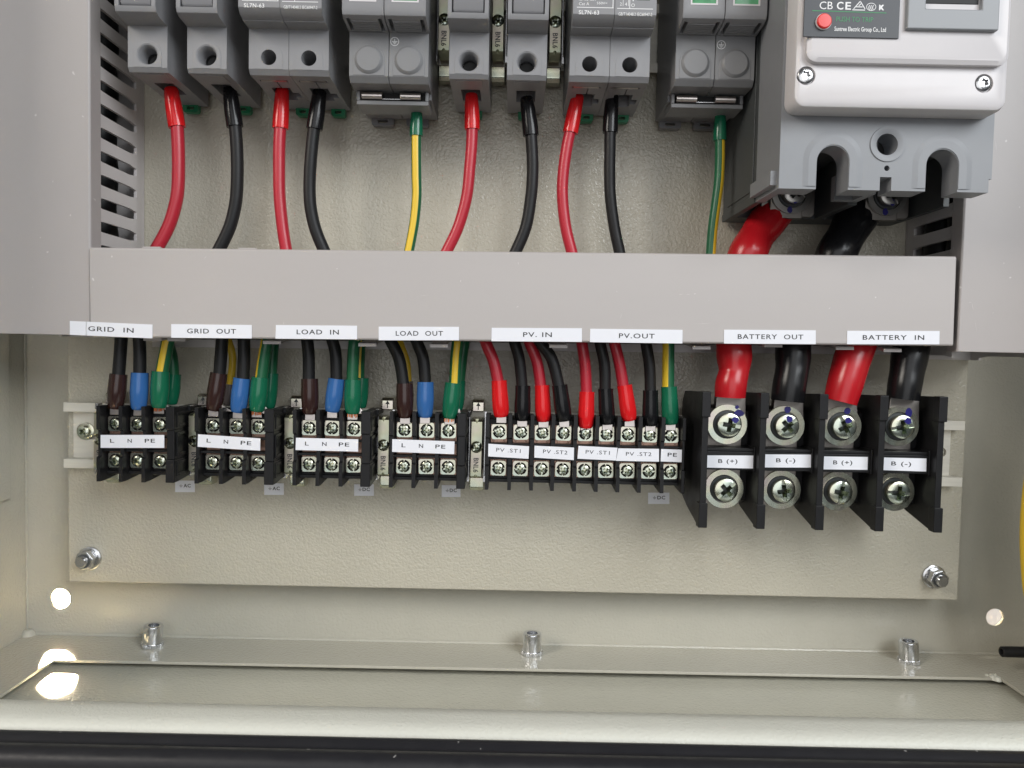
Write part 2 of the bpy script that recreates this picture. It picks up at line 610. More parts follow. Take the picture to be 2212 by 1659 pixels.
# double ridged rubber seal in front of the rim
prof = [(132.2, LZ - 12), (133.7, LZ - 4.2), (134.6, LZ - 3.0), (136, LZ - 2.6), (138, LZ - 2.9), (139.4, LZ - 4.0), (140.6, LZ - 4.6), (142, LZ - 4.0), (144, LZ - 2.9), (147, LZ - 2.6), (149.6, LZ - 3.6),
        (151.2, LZ - 5.6), (151.4, LZ - 9), (149, LZ - 12)]
g = G()
g.prism(prof, 'x', -275.5, 299.5)
obj('rubber_seal', eo(g), 'rubber', enc, angle=50)
g = G()
g.box(-275.5, 299.5, 147, 230, LZ - 9.6, LZ - 8.2)
obj('door_edge', eo(g), 'paint', enc)

# ------------------------------------------------------------------ mounting plate
pl = empty('mounting_plate', (3, 0, 0), 'flat beige steel plate standing off the cabinet back, bolted at its lower corners', 'plate')
g = G()
g.box(-243.5, 243.3, -1.8, 0, -113.4, 330)
obj('panel', g, 'paint_plate', pl, bevel=.7)
g = G()
g.box(-243.5, 243.3, -9, -1.8, -113.3, -111.8)
obj('bottom_fold', g, 'paint_plate', pl)


def bolt_at(x, z, label, o=None):
    if o:
        return dup(o, (x, 0, z), label, 'plate bolts')
    b = empty('hex_bolt', (x, 0, z), label, 'bolt', 'plate bolts')
    g = G().lathe(0, 0, [(6.4, 0), (6.4, 1.1), (5.9, 1.4), (3.4, 1.4)], 28)
    obj('washer', g, 'steel', b)
    g = G().lathe(0, 0, [(5.3, 1.4), (5.4, 2.4), (3.4, 2.5)], 28)
    obj('spring_washer', g, 'steel', b)
    g = G()
    hx = [(5.3 * math.cos(R(60 * i + 12)), 5.3 * math.sin(R(60 * i + 12))) for i in range(6)]
    g.prism(hx, 'd', 2.5, 6.6)
    obj('nut', g, 'steel', b, bevel=.5)
    g = G().lathe(0, 0, [(3.75, 6.2), (3.75, 6.68), (3.0, 6.68)], 24)
    obj('gap_shade_ring', g, 'mc_base', b)  # dark ring paints in the shade between stud and nut
    g = G().lathe(0, 0, [(3.1, 0), (3.1, 9.4), (2.5, 10.1), (0, 10.1)], 24)
    obj('stud', g, 'steel', b, angle=30)
    return b


b0 = bolt_at(-228.5, -99.9, 'hex nut and stud at the left lower corner of the mounting plate')
bolt_at(232.4, -100.4, 'hex nut and stud at the right lower corner of the mounting plate', b0)


def rivet_at(x, label, tilt, o=None):
    if o:
        r = dup(o, (x, -6.2, FZ), label, 'rivet nuts along the floor flange')
    else:
        r = empty('rivet_nut', (x, -6.2, FZ), label, 'rivet nut', 'rivet nuts along the floor flange')
        g = G()
        prof = [(5.3, 0), (5.2, 2.4), (5.15, 11.1), (4.9, 11.8), (4.2, 12.0), (3.0, 11.8), (2.8, 8.5), (0, 8.5)]
        g.lathe(0, 0, prof, 32, 'z')
        obj('barrel', g, 'bright', r, angle=40)
        g = G()
        ns = 30
        ring = []
        for i in range(ns * 2):
            rr = 6.1 if i % 2 else 5.55
            ring.append((rr * math.cos(math.pi * i / ns), rr * math.sin(math.pi * i / ns)))
        g.prism(ring, 'z', 0.2, 2.2)
        obj('knurled_collar', g, 'bright', r, bevel=.2, angle=20)
    r.rotation_euler = (R(tilt[0]), R(tilt[1]), 0)
    return r


r0 = rivet_at(-197.5, 'steel rivet nut on the cabinet floor nearest the glowing hole', (0, 4))
rivet_at(14.2, 'steel rivet nut on the cabinet floor, middle one of three', (0, 0), r0)
rivet_at(224.6, 'steel rivet nut on the cabinet floor nearest the black tube end', (0, -4), r0)

# ------------------------------------------------------------------ DIN rails
def din_rail(name, z, x0, x1, label):
    r = empty(name, ((x0 + x1) / 2, 0, z), label, 'rail', 'mounting rails')
    hw = (x1 - x0) / 2
    t = 1.2
    g = G()
    hol = [rrect(-hw + 8.5 + k * 25, -hw + 17 + k * 25, -2.6, 2.6, 2.5) for k in range(int(2 * hw // 25) - 1)] + [rrect(hw - 14, hw - 6, -2.6, 2.6, 2.5)]
    g.holed([(-hw + 2, -12.6), (hw - 4, -12.6), (hw - 4, 12.6), (-hw + 2, 12.6)], hol, .3, .3 + t)
    obj('web', g, 'rail', r)
    for s in (-1, 1):
        g = G()
        pr = [(.3, 12.6), (7.5, 12.6), (7.5, 17.6), (7.5 - t, 17.6), (7.5 - t, 13.8), (.3, 13.8)]
        g.prism([(d, s * zz) for d, zz in pr], 'x', -hw, hw)
        obj('lip', g, 'rail', r, bevel=.25)
    return r


rl = din_rail('din_rail', -32, -238.5, 241.5, 'pale metal rail carrying the row of terminal blocks below the duct')
ru = din_rail('din_rail', 182, -185, 108, 'pale metal rail behind the grey breakers at the top')


# ------------------------------------------------------------------ screws (prototypes carved once)
def screw_mesh(name, r, h, slot, m_, dome=.25, torx=False):
    g = G().lathe(0, 0, [(0, h), (r * .5, h - dome * .15), (r * .85, h - dome * .6), (r, h - dome * 1.6), (r, 0), (0, 0)], 28)
    cuts = []
    if torx:
        pts = []
        for i in range(24):
            rr = r * (.46 if (i // 2) % 2 else .62)
            pts.append((rr * math.cos(2 * math.pi * i / 24), rr * math.sin(2 * math.pi * i / 24)))
        cuts.append(G().prism(pts, 'd', h * .25, h + 3))
    else:
        w = r * .15
        cuts.append(G().box(-r * 1.2, r * 1.2, h - r * .16, h + 3, -w, w))
        c = G()
        a, b_ = r * .20, r * .62
        poly = [(-b_, -a), (-a, -a), (-a, -b_), (a, -b_), (a, -a), (b_, -a), (b_, a), (a, a), (a, b_), (-a, b_), (-a, a), (-b_, a)]
        k = .42                         # the cross tapers to a point like a real driver recess
        p = [(u * k, h - r * .8, v * k) for u, v in poly] + [(u, h - dome * .1, v) for u, v in poly] + [(u, h + 3, v) for u, v in poly]
        c.faces(p, [tuple(range(12)), tuple(range(24, 36))] + [(j * 12 + i, j * 12 + (i + 1) % 12, (j + 1) * 12 + (i + 1) % 12, (j + 1) * 12 + i) for j in (0, 1) for i in range(12)])
        cuts.append(c)
    me = carve(name, g, cuts)
    me.materials.clear()
    finish(me, m_, 30)
    return me


SCR = screw_mesh('screw', 2.5, 2.2, True, 'zinc')
SCRB = screw_mesh('large_screw', 5.6, 4.4, True, 'zinc', .3)
M['steel_shaded'] = mat('shaded_steel', (0.36, 0.35, 0.33), 0.3, 1.0)  # darker steel paints in shade on screws and washers under the big breaker
SCRD = screw_mesh('shaded_screw', 5.6, 4.4, True, 'steel_shaded', .3)
SCRT = screw_mesh('torx_screw', 3.2, 1.8, False, 'steel', .3, True)


def put(name, me, parent, x, d, z, rot=0):
    o = bpy.data.objects.new(name, me)
    col.objects.link(o)
    o.parent = parent
    o.location = V(x, d, z)
    o.rotation_euler = (0, R(rot), 0)
    return o


sr = empty('rail_screw', (-226.3, .5, -32), 'cross head screw with washer fixing the left end of the lower rail', 'screw')
sr.location = V(at(185, 931, 2)[0], 1.5, at(185, 931, 2)[2])
obj('washer', G().lathe(0, 0, [(4.7, 0), (4.7, .9), (4.3, 1.1), (2, 1.1)], 24), 'zinc', sr)
s_ = put('head', SCR, sr, 0, 1.1, 0, 40)
s_.scale = (1.25, 1.2, 1.25)

# ------------------------------------------------------------------ small terminal blocks
BAR = [(5, 14), (9, 17), (33, 18.8), (38, 18.8), (38, 7.2), (36.3, 6.4), (36.3, -6.4), (38, -7.2), (38, -18.8), (33, -18.8), (9, -17), (5, -14)]
BARRIER = tomesh('barrier', G().prism(BAR, 'x', -.9, .9))
finish(BARRIER, 'black', 35)
g = G()
g.holed(rrect(-3.75, 3.75, -3.75, 3.75, 1.1, 3), [circ(0, 0, 3.2, 24)], 0, 1.0)
for a in (0, 90, 180, 270):            # the spring ears between plate and screw
    c, s = math.cos(R(a)), math.sin(R(a))
    p = [(2.5, -.3), (3.2, -.3), (3.2, .3), (2.5, .3)]
    g.prism([(u * c - v * s, u * s + v * c) for u, v in p], 'd', .5, 1.05)
CLAMP = tomesh('clamp', g)
finish(CLAMP, 'zinc', 30)
g = G()
g.lathe(0, 0, [(2.0, -1.4), (3.15, -1.4), (3.15, -.5), (2.0, -.3)], 20)
WASH = tomesh('spring_washer', g)
finish(WASH, 'hole', 30)


def strip_base(parent, x0, x1):
    g = G()
    g.prism([(2, 15), (2, -15), (22, -17), (29, -15.5), (29, 15.5), (22, 17)], 'x', x0, x1)
    obj('base', g, 'black', parent, bevel=.4)
    g = G()
    g.box(x0, x1, 29, 34.4, -4.2, -2.9)
    g.box(x0, x1, 29, 34.4, 3.0, 4.0)
    g.box(x0, x1, 29, 31.2, -16, -14.4)
    obj('rib', g, 'black', parent, bevel=.2)


def terminal(parent, x, w, rots):
    g = G()
    g.box(x - w, x + w, 29.05, 29.9, -13, 13)
    for s in (-1, 1):
        for u in (-1, 1):
            g.lathe(x + u * 2.6, s * 4.9, [(.6, 29.9), (.45, 30.4), (0, 30.5)], 8)
    obj('busbar', g, 'copper', parent)
    for z, a in ((9.4, rots[0]), (-8.9, rots[1])):
        c = put('clamp', CLAMP, parent, x, 30.9, z, random.uniform(-2, 2))
        put('spring_washer', WASH, c, 0, 0, 0)
        put('screw', SCR, c, random.uniform(-.15, .15), .2, random.uniform(-.15, .15), a - math.degrees(c.rotation_euler[1]))


def end_cover(parent, x0, x1):
    g = G()
    g.prism([(5, 14), (9, 17), (33, 18.8), (38, 18.8), (38, 7.4), (5, 7.4)], 'x', x0, x1)
    g.prism([(5, 7.4), (37.2, 7.4), (37.2, -7.4), (5, -7.4)], 'x', x0 + .25, x1 - .25)
    g.prism([(5, -7.4), (38, -7.4), (38, -18.8), (33, -18.8), (9, -17), (5, -14)], 'x', x0, x1)
    obj('end_cover', g, 'black', parent, bevel=.35)
    g = G()
    for z0, z1 in ((8.6, 16), (-6, 6), (-16, -8.6)):
        g.box(x1 - .3, x1 + .35, 8, 10, z0, z1)
        g.box(x1 - .3, x1 + .35, 33, 35, z0, z1)
        g.box(x1 - .3, x1 + .35, 10, 33, z1 - 1.6, z1)
        g.box(x1 - .3, x1 + .35, 10, 33, z0, z0 + 1.6)
    g.box(x0 - .3, x1 + 1.2, 6, 22, 15.6, 18.2)
    obj('end_ribs', g, 'black', parent, bevel=.25)


def block3(xbar, xend, label, rots):
    x0 = at(xbar[0], 950, 38)[0]
    x3 = at(xend[0], 950, 38)[0]
    x4 = at(xend[1], 950, 38)[0]
    xs = [at(q, 950, 38)[0] for q in xbar]
    mid = (x0 + x4) / 2
    t = empty('terminal_block', (mid, 0, -32), label, 'terminal block', 'small black terminal blocks')
    xs = [q - mid for q in xs]
    x3 -= mid
    x4 -= mid
    strip_base(t, xs[0] - .5, x3 + .4)
    edges = xs + [x3 + .6]
    for q in xs:
        put('barrier', BARRIER, t, q, 0, 0)
    for i in range(len(xs)):
        a, b = edges[i], edges[i + 1]
        terminal(t, (a + b) / 2, 4.0, rots[i])
    end_cover(t, x3, x4)
    return t


block3([212, 260, 309], (357, 376), 'three way black terminal block under the GRID IN label', [(80, 5), (-40, -50), (40, 35)])
block3([424, 477, 527], (570, 591), 'three way black terminal block under the GRID OUT label', [(-48, 70), (2, 0), (62, -45)])
block3([636, 686, 736], (779, 800), 'three way black terminal block under the LOAD IN label', [(50, 58), (-45, 45), (70, 85)])
block3([845, 894, 943], (987, 1006), 'three way black terminal block under the LOAD OUT label', [(48, -45), (86, -55), (90, -24)])
block3([1052.7, 1101.7, 1149.6, 1195, 1243, 1290, 1337, 1383.5, 1432.6], (1474, 1482), 'nine way black terminal block with red and black cables in the middle',
       [(22, 55), (25, -8), (35, 80), (85, -48), (82, 75), (48, 42), (24, -32), (45, 2), (0, -68)])

# ------------------------------------------------------------------ battery terminal block
BX = [at(q, 990, 52)[0] for q in (1522.5, 1648, 1775.5, 1905.5, 2033)]
bmid = BX[2]
bt = empty('battery_terminal_block', (bmid, 0, -32), 'large four way black terminal block with big washers under the BATTERY labels', 'terminal block')
BX = [q - bmid for q in BX]
g = G()
g.prism([(2, 22), (2, -22), (26, -25), (32, -22.5), (32, 22.5), (26, 25)], 'x', BX[0], BX[4])
obj('base', g, 'black', bt, bevel=.5)
prof = [(7, 25), (12, 31), (46, 32.3), (51, 31.8), (51, -31.4), (46, -32), (24, -27.5), (10, -23), (7, -20)]
g = G().prism(prof, 'x', -1.55, 1.55)
g.box(-2.1, 2.1, 47, 52.2, 20.6, 32.6)
g.box(-2.1, 2.1, 47, 52.2, -32.4, -20.6)
BB = tomesh('barrier', g)
finish(BB, 'black', 35)
for q in BX:
    o = put('barrier', BB, bt, q, 0, 0)
    bv = o.modifiers.new('bevel', 'BEVEL')
    bv.width, bv.segments, bv.limit_method, bv.harden_normals = .35 * S, 2, 'ANGLE', True
for i in range(4):
    a, b = BX[i] + 1.55, BX[i + 1] - 1.55
    g = G()
    g.box(a, b, 32, 45.2, -5.4, 3.6)
    g.box(a, b, 32, 44.6, 3.6, 5.2)
    g.box(a, a + .9, 32, 46, -6, 6)
    g.box(b - .9, b, 32, 46, -6, 6)
    obj('bridge', g, 'black', bt, bevel=.3)
    cx = (a + b) / 2
    g = G()
    g.box(cx - 8.6, cx + 8.6, 32.05, 34, -24, 23.6)
    obj('busbar', g, 'dull', bt, bevel=.2)
rot_b = [((8, 24), -42), ((-42, 60), 82), ((64, 30), -80), ((-10, 20), 4)]
WB = G().holed(circ(0, 0, 9.7, 40), [circ(0, 0, 7.1, 32)], 0, 1.7)
WB = tomesh('washer', WB)
WBD = WB.copy()
finish(WBD, 'steel_shaded', 30)
finish(WB, 'zinc', 30)
g = G()
for k in range(3):
    g.lathe(0, 0, [(4.2, -2.6 + .95 * k), (6.9 - .25 * k, -2.6 + .95 * k), (6.95 - .25 * k, -2.1 + .95 * k), (4.2, -2.0 + .95 * k)], 30)
SPB = tomesh('spring_washer', g)
finish(SPB, 'mc_base', 20)
INKPOS = [[(45, 8.0, 2.2, 1.6), (62, 9.6, .9, .9)], [(82, 8.0, 1.5, 1.6)], [(72, 8.0, 1.6, 1.6)], [(56, 8.0, 1.6, 2.2)]]
topc = [(1571, 916.5), (1695, 919.5), (1818, 921), (1942, 921)]
botc = [(1564, 1056), (1687.5, 1058), (1809.5, 1061), (1933, 1062)]
for i in range(4):
    for k, (c, d0, rr) in enumerate(((topc[i], 38.5, rot_b[i][0][0]), (botc[i], 34.1, rot_b[i][1]))):
        X, _, Z = at(*c, d0 + 1.7)
        wsh = put('washer', WB, bt, X - bmid, d0, Z + 32)
        put('spring_washer', SPB, wsh, 0, 1.6, 0)
        sh = put('screw', SCRB, wsh, 0, 1.9, 0, rr)
        if k == 0:
            g = G()
            for a_, r_, w_, h_ in INKPOS[i]:
                u = [(r_ * math.cos(R(a_)) + w_ * (.9 + .35 * random.random()) * math.cos(t_), r_ * math.sin(R(a_)) + h_ * (.9 + .35 * random.random()) * math.sin(t_)) for t_ in [j * math.pi / 5 for j in range(10)]]
                g.prism(u, 'd', 1.7, 1.76)
            a_ = R(INKPOS[i][0][0])
            u = [(3.7 * math.cos(a_) + 1.6 * (.8 + .4 * random.random()) * math.cos(t_), 3.7 * math.sin(a_) + 1.6 * (.8 + .4 * random.random()) * math.sin(t_)) for t_ in [j * math.pi / 5 for j in range(10)]]
            g.prism(u, 'd', 5.5, 6.3)
            obj('ink_mark', g, 'mark', wsh)

# ------------------------------------------------------------------ end stops
g = G()
g.prism([(6, 14.6), (22, 14.6), (24, 13.4), (24, -14.6), (21, -15.6), (6, -15.6)], 'x', -2.75, 2.75)
ESB = carve('clamp_body', g, [G().cyl(0, 0.4, 3.0, 18, 30), G().cyl(0, -14.4, .7, 20, 30, 10), G().prism([(-1.2, 15), (1.2, 15), (0, 12.6)], 'd', 20, 30)])
ESB.materials.clear()
finish(ESB, 'zinc_y', 30)


def end_stop(px, py, row, label, flip=False, proto=None):
    x, _, z = at(px, py, 24)
    zc = -32 if row == 'low' else 182
    grp = 'metal end clamps on the rails'
    if proto:
        return dup(proto, (x, 0, zc), label, grp, random.uniform(-.6, .6))
    e = empty('end_clamp', (x, 0, zc), label, 'end clamp', grp)
    obj('clamp_body', ESB, 'zinc_y', e, bevel=.25)
    sh = put('screw', SCR, e, 0, 19.5, .4, -52)
    sh.scale = (1.05, 1.6, 1.05)
    g = G()
    text(g, 'BNL6', -5.2, -12.6, 0.1, 2.6, 24, vertical=True, space=1.05, t=.05, bold=.02)
    part_text('lettering', g, 'mc_base', e)
    g = G()
    g.prism([(2, 24.0), (11, 24.0), (12.5, 22.6), (12.5, 17.6), (2, 17.6)], 'x', -3.1, 3.1)
    obj('upper_tab', g, 'zinc', e, bevel=.5)
    g = G()
    g.prism([(2, -24.6), (9, -24.6), (11, -23), (11, -17.2), (2, -17.2)], 'x', -3.9, 3.9)
    obj('lower_tab', g, 'zinc', e, bevel=.7)
    g = G()
    for s in (-1, 1):
        g.box(s * 3.7, s * 4.4, 5, 17, -16, 16)
        g.box(s * 3.6, s * 5.0, 14, 19, 15.2, 18.4)
        g.box(s * 3.6, s * 5.0, 14, 19, -18.4, -15)
    obj('side_ear', g, 'steel', e, bevel=.2)
    g = G()
    for p in ([(-.25, 18.6), (.25, 18.6), (.25, 20.8), (-.25, 20.8)], [(-1.2, 20.6), (1.2, 20.6), (0, 22.6)]):
        g.prism(p, 'd', 12.5, 12.56)
    obj('arrow_mark', g, 'mc_base', e)
    return e


es = end_stop(828, 960, 'low', 'metal end clamp marked BNL6 left of the LOAD OUT terminal block')
end_stop(1029, 962, 'low', 'metal end clamp marked BNL6 between LOAD OUT and the red cables', proto=es)
end_stop(626, 958, 'low', 'metal end clamp half hidden left of the LOAD IN terminal block', proto=es)
end_stop(419, 955, 'low', 'metal end clamp half hidden left of the GRID OUT terminal block', proto=es)
end_stop(214, 950, 'low', 'metal end clamp mostly hidden behind the leftmost terminal block', proto=es)
end_stop(959, 85, 'up', 'metal end clamp between the first surge protector and a fuse holder', proto=es)
end_stop(1075, 88, 'up', 'metal end clamp between the two middle fuse holders', proto=es)
end_stop(1199, 90, 'up', 'metal end clamp between a fuse holder and the second circuit breaker', proto=es)

# ------------------------------------------------------------------ upper row of modules
ZB = 143.5
H2 = 2 * (182 - ZB)


def mirror_profile(lower):
    return lower + [(d, H2 - z) for d, z in reversed(lower)]


def foot_clip(parent, x, w, z0, m_, z1=1.0, d0=4, d1=8):
    g = G()
    g.holed(rrect(x - w, x + w, z0, z1, 1.4, 4), [rrect(x - w * .45, x + w * .45, z0 + 1.4, z0 + 2.9, .6, 3)], d0, d1)
    return obj('foot_clip', g, m_, parent, bevel=.3)


def fuse_holder(x, label):
    f = empty('fuse_holder', (x, 0, ZB), label, 'fuse holder', 'single grey fuse holders')
    W = 9.15
    prof = mirror_profile([(6, -1), (30, 0), (52.5, 0), (54, 1.8), (54, 20.6), (62.5, 21.3), (65, 22.4), (66, 24.5)])
    g = G().prism(prof, 'x', -W, W)
    cuts = [G().lathe(0, 7.6, [(3.75, 30), (3.75, 51.8), (4.1, 53.2), (4.9, 54.5), (4.9, 60)], 28),
            G().box(-7.3, 7.3, 60, 70, 24.6, H2 - 24.6),
            G().box(-4.6, 4.6, 22, 38, -3, 7)]
    me = carve('body', g, cuts)
    me.materials.clear()
    gg = G()
    gg.add_mesh(me)
    gg.holed(arch(0, 7.6, 6.5, 1.9), [circ(0, 7.6, 4.95, 24)], 53.9, 54.22)
    gg.box(-6.2, 6.2, 40, 51, -.25, .05)
    o = obj('body', gg, 'dev', f, bevel=.55)
    g = G()
    pr = [(60.5, 25), (64.8, 25), (65.6, 26.2), (65.6, H2 - 26.2), (64.8, H2 - 25), (60.5, H2 - 25)]
    g.prism(pr, 'x', -6.9, 6.9)
    obj('lever', g, 'dev_lever', f, bevel=.6)
    g = G().lathe(0, 7.2, [(3.72, 42), (3.72, 46.2), (3.5, 46.3), (3.45, 42)], 24)
    ts = obj('terminal_screw', g, 'steel', f)
    obj('recess', G().lathe(0, 7.2, [(3.4, 41), (3.4, 44.6), (2, 44.2), (0, 44)], 20), 'hole', ts)  # black disc paints in the shade deep in the hole
    foot_clip(f, 0.4, 4.0, -4.6, 'greenclip')
    return f


fh = fuse_holder(-171.4, 'grey fuse holder beside the slotted duct with a red cable')
dup(fh, (-144.0, 0, ZB), 'grey fuse holder at left with a black cable, second from the slotted duct')
dup(fh, (-23.0, 0, ZB), 'grey fuse holder in the middle with a red cable')
dup(fh, (3.8, 0, ZB), 'grey fuse holder in the middle with a black cable')


def breaker(x, label):
    b = empty('circuit_breaker', (x, 0, ZB), label, 'circuit breaker', 'grey double pole circuit breakers')
    prof = mirror_profile([(6, -1.5), (28, -.8), (40, 0), (52, 0), (54, 2.2), (54, 20.3), (57, 20.5), (62, 20.9), (66, 22), (68, 24.2)])
    me = None
    for s in (-1, 1):
        cx = s * 9.27
        if me is None:
            g = G().prism(prof, 'x', -9.17, 9.17)
            cuts = [G().cyl(0, 7.5, 3.5, 30, 60, 28), G().box(-7, 6.2, 43.6, 45.8, -3, 3), G().box(-4.5, 4.5, 20, 36, -4, 6), G().box(3, 7.4, 24, 30, -3, 3),
                    G().box(.2, .8, 30, 43, -1, 1)]
            me = carve('pole', g, cuts)
            me.materials.clear()
            gg = G()
            gg.add_mesh(me)
            gg.holed(arch(0, 7.5, 6.5, 2.2), [circ(0, 7.5, 3.6, 24)], 53.9, 54.15)
            gg.prism([(57, 20.4), (62.2, 20.6), (62.2, 20.9), (57, 20.7)], 'x', -9.1, 9.1)
            o = obj('pole', gg, 'dev', b, bevel=.4)
            me = o.data
        else:
            o = obj('pole', me, 'dev', b, bevel=.4)
        o.location = V(cx, 0, 0)
        g = G().box(cx - 6.4, cx + 5.6, 44, 45.5, -.1, 1)
        obj('terminal_plate', g, 'tin', b)
        g = G().lathe(cx + .4, 6.6, [(3, 33), (3, 34), (2.2, 34.6), (0, 34.6)], 20)
        g.box(cx + .6, cx + 2.4, 35, 36.4, 4.9, 5.5)
        obj('terminal_screw', g, 'steel', b)
        foot_clip(b, cx + 3.2, 3.6, -5.2, 'greenclip')
    g = G()
    d = 68
    text(g, 'SL7N-63', -15.9, -6.9, 24.9, 1.85, d, space=1.1, bold=.012)
    text(g, 'GB/T14048.2 IEC60947-2', 1.7, 16.6, 24.5, 1.5, d)
    for x0, x1, z0, z1 in ((-16.8, -.6, 26.85, 27.15), (1.0, 16.9, 26.7, 27.0), (-1.0, -.7, 27.1, 40), (6.4, 6.7, 27.0, 40)):
        g.faces([(x0, d + .06, z0), (x1, d + .06, z0), (x1, d + .06, z1), (x0, d + .06, z1)], [(0, 1, 2, 3)])
    text(g, 'Cat A', -15.9, -11.4, 28.6, 1.35, d)
    text(g, 'Ics=Icu=6kA', -15.9, -8.6, 30.6, 1.35, d)
    text(g, '550V=', -8.0, -3.4, 29.0, 1.1, d)
    text(g, '2', 2.2, 3.0, 28.8, 1.5, d)
    text(g, '4', 4.4, 5.4, 28.8, 1.5, d)
    text(g, 'O', 7.2, 8.8, 28.4, 1.5, d)
    for x0 in (3.5, 5.9):
        g.faces([(x0, d + .06, 27.9), (x0 + .2, d + .06, 27.9), (x0 + .2, d + .06, 31), (x0, d + .06, 31)], [(0, 1, 2, 3)])
    g.faces([(7.5, d + .06, 31.2), (8.5, d + .06, 31.2), (8.0, d + .06, 29.8)], [(0, 1, 2)])
    part_text('printed_lettering', g, 'white_ink', b)
    for x0, x1 in ((-8.0, -1.6), (9.6, 15.4)):
        g = G().box(x0, x1, 67.6, 68.12, 30.6, 36)
        obj('indicator_window', g, 'window_d', b, bevel=.1)
    return b


br = breaker(-106.2, 'grey double pole breaker at left with red and black cables')
dup(br, (42.0, 0, ZB), 'grey double pole breaker right of centre with red and black cables')


def earth(g, x, z, r, d, ring=True):
    if ring:
        g.holed(circ(x, z, r, 28), [circ(x, z, r * .87, 28)], d, d + .05)
    for x0, x1, z0, z1 in ((-.06, .06, .05, .62), (-.62, .62, -.06, .06), (-.42, .42, -.32, -.2), (-.22, .22, -.58, -.46)):
        g.box(x + x0 * r, x + x1 * r, d, d + .05, z + z0 * r, z + z1 * r)


def surge(x, label):
    s = empty('surge_protector', (x, 0, 141.0), label, 'surge protector', 'dark grey surge protectors')
    HH = 2 * (182 - 141.0)
    lower = [(6, -3), (20, -3), (38, -3), (38, 0), (51.5, 0), (54, 2.6), (54, 22)]
    prof = lower + [(d, HH - z) for d, z in reversed(lower)]
    g = G()
    g.prism(prof, 'x', -18.3, -.12)
    g.prism(prof, 'x', .12, 18.3)
    for c in (-9.2, 9.2):
        g.prism(arch(c, 9.9, 7.3, 2.8), 'd', 53.8, 54.25)
    obj('base', g, 'dev_spd', s, bevel=.5)
    g = G()
    g.box(-17.2, 17.2, 26, 41.5, -6.6, -4.6)
    g.box(-17.2, 17.2, 24, 38, -4.6, -3.2)
    g.box(-17.2, -15.6, 38, 41.5, -4.6, -.2)
    g.box(15.6, 17.2, 38, 41.5, -4.6, -.2)
    obj('tray', g, 'dev_spd', s, bevel=.35)
    g = G().box(-15.6, 15.6, 37, 38.2, -4.6, -.1)
    obj('recess', g, 'hole', s)  # black panel paints in the shade behind the clips
    for c in (-9.2, 9.2):
        g = G().lathe(0, 0, [(7.0, 54.1), (6.6, 54.25), (5.75, 55.2), (5.3, 55.5), (0, 55.5)], 36)
        o = obj('button', g, 'dev_spd', s, angle=25)
        o.location = V(c, 0, 9.9)
        g = G().tube([(c - 5.6, 41, -2.3), (c + 4.2, 41, -2.3)], [1.75, 1.75], 14)
        obj('terminal_clip', g, 'tin', s, bevel=.2)
    g = G().box(-5.0, 3.6, 39.4, 40.2, -3.6, -3.3)
    obj('link_bar', g, 'steel', s)
    for c in (-9.35, 9.35):
        g = G()
        pr = [(54, 22.4), (65.5, 23.2), (68, 24.2), (69, 26.2), (69, HH - 26), (54, HH - 22.2)]
        g.prism(pr, 'x', c - 9.2, c + 9.2)
        me = carve('cartridge', g, [G().box(c - 7.9, c - 6.3, 55, 66, 20, 25.5), G().box(c + 6.3, c + 7.9, 55, 66, 20, 25.5), G().box(c - 6, c + 6, 67.6, 75, 29.6, 60)])
        me.materials.clear()
        gg = G()
        gg.add_mesh(me)
        for k in range(6):
            dd = 55.6 + k * 1.7
            gg.prism([(dd, 22.4 + (dd - 54) * .07), (dd + .8, 22.4 + (dd - 53.2) * .07), (dd + .4, 22.0 + (dd - 54) * .07)], 'x', c - 6.2, c + 6.2)
        cg = obj('cartridge', gg, 'dev', s, bevel=.45)
        g = G()
        g.holed([(c - 6, 29.6), (c + 6, 29.6), (c + 6, 60), (c - 6, 60)], [[(c - 5.3, 30.3), (c + 5.3, 30.3), (c + 5.3, 59), (c - 5.3, 59)]], 67.7, 69.1)
        obj('window_frame', g, 'mc_cover', cg)
        g = G().box(c - 5.3, c + 5.3, 67.7, 68.4, 30.3, 59)
        obj('window_pane', g, 'window', cg)
    g = G()
    earth(g, 2.6, 18.4, 2.0, 54.0)
    obj('earth_symbol', g, 'white_ink', s, angle=0)
    for c in (-10.6, 7.6):
        foot_clip(s, c, 5.8, -11.0 + 4.4, 'dev_spd', z1=-1, d0=3, d1=7)
    return s


sp = surge(-60.0, 'dark grey double surge protector left of centre with a green boot')
dup(sp, (90.6, 0, 142.6), 'dark grey double surge protector beside the big white breaker')

# ------------------------------------------------------------------ moulded case breaker
MX, MZ = 154.8, 88.6
mc = empty('moulded_case_breaker', (MX, 0, MZ), 'large grey breaker with off white cover and red push button, top right', 'circuit breaker')
T = 170                               # height above the lower edge
g = G()
g.box(-44.6, 44.6, 3, 19, -.2, T)
g.box(-44.6, -41.8, 19, 58, -.2, T)
g.box(41.8, 44.6, 19, 58, -.2, T)
g.box(-2.2, 2.2, 19, 58, -.2, T)
g.box(-41.8, -2.2, 19, 58, 24, T)
g.box(2.2, 41.8, 19, 58, 24, T)
g.box(-45.1, -44.6, 12, 54, 6, T)
g.box(-45.1, -44.6, 3, 58, -.2, 3.6)
obj('base', g, 'mc_base', mc, bevel=.4)
# front shell with screwdriver arches, mounting hole and bottom notch
def slot(c, r, zt):
    return [(c - r, -1)] + [(c + r * math.cos(R(180 - 180 * i / 14)), zt - r + r * math.sin(R(180 - 180 * i / 14))) for i in range(15)] + [(c + r, -1)]


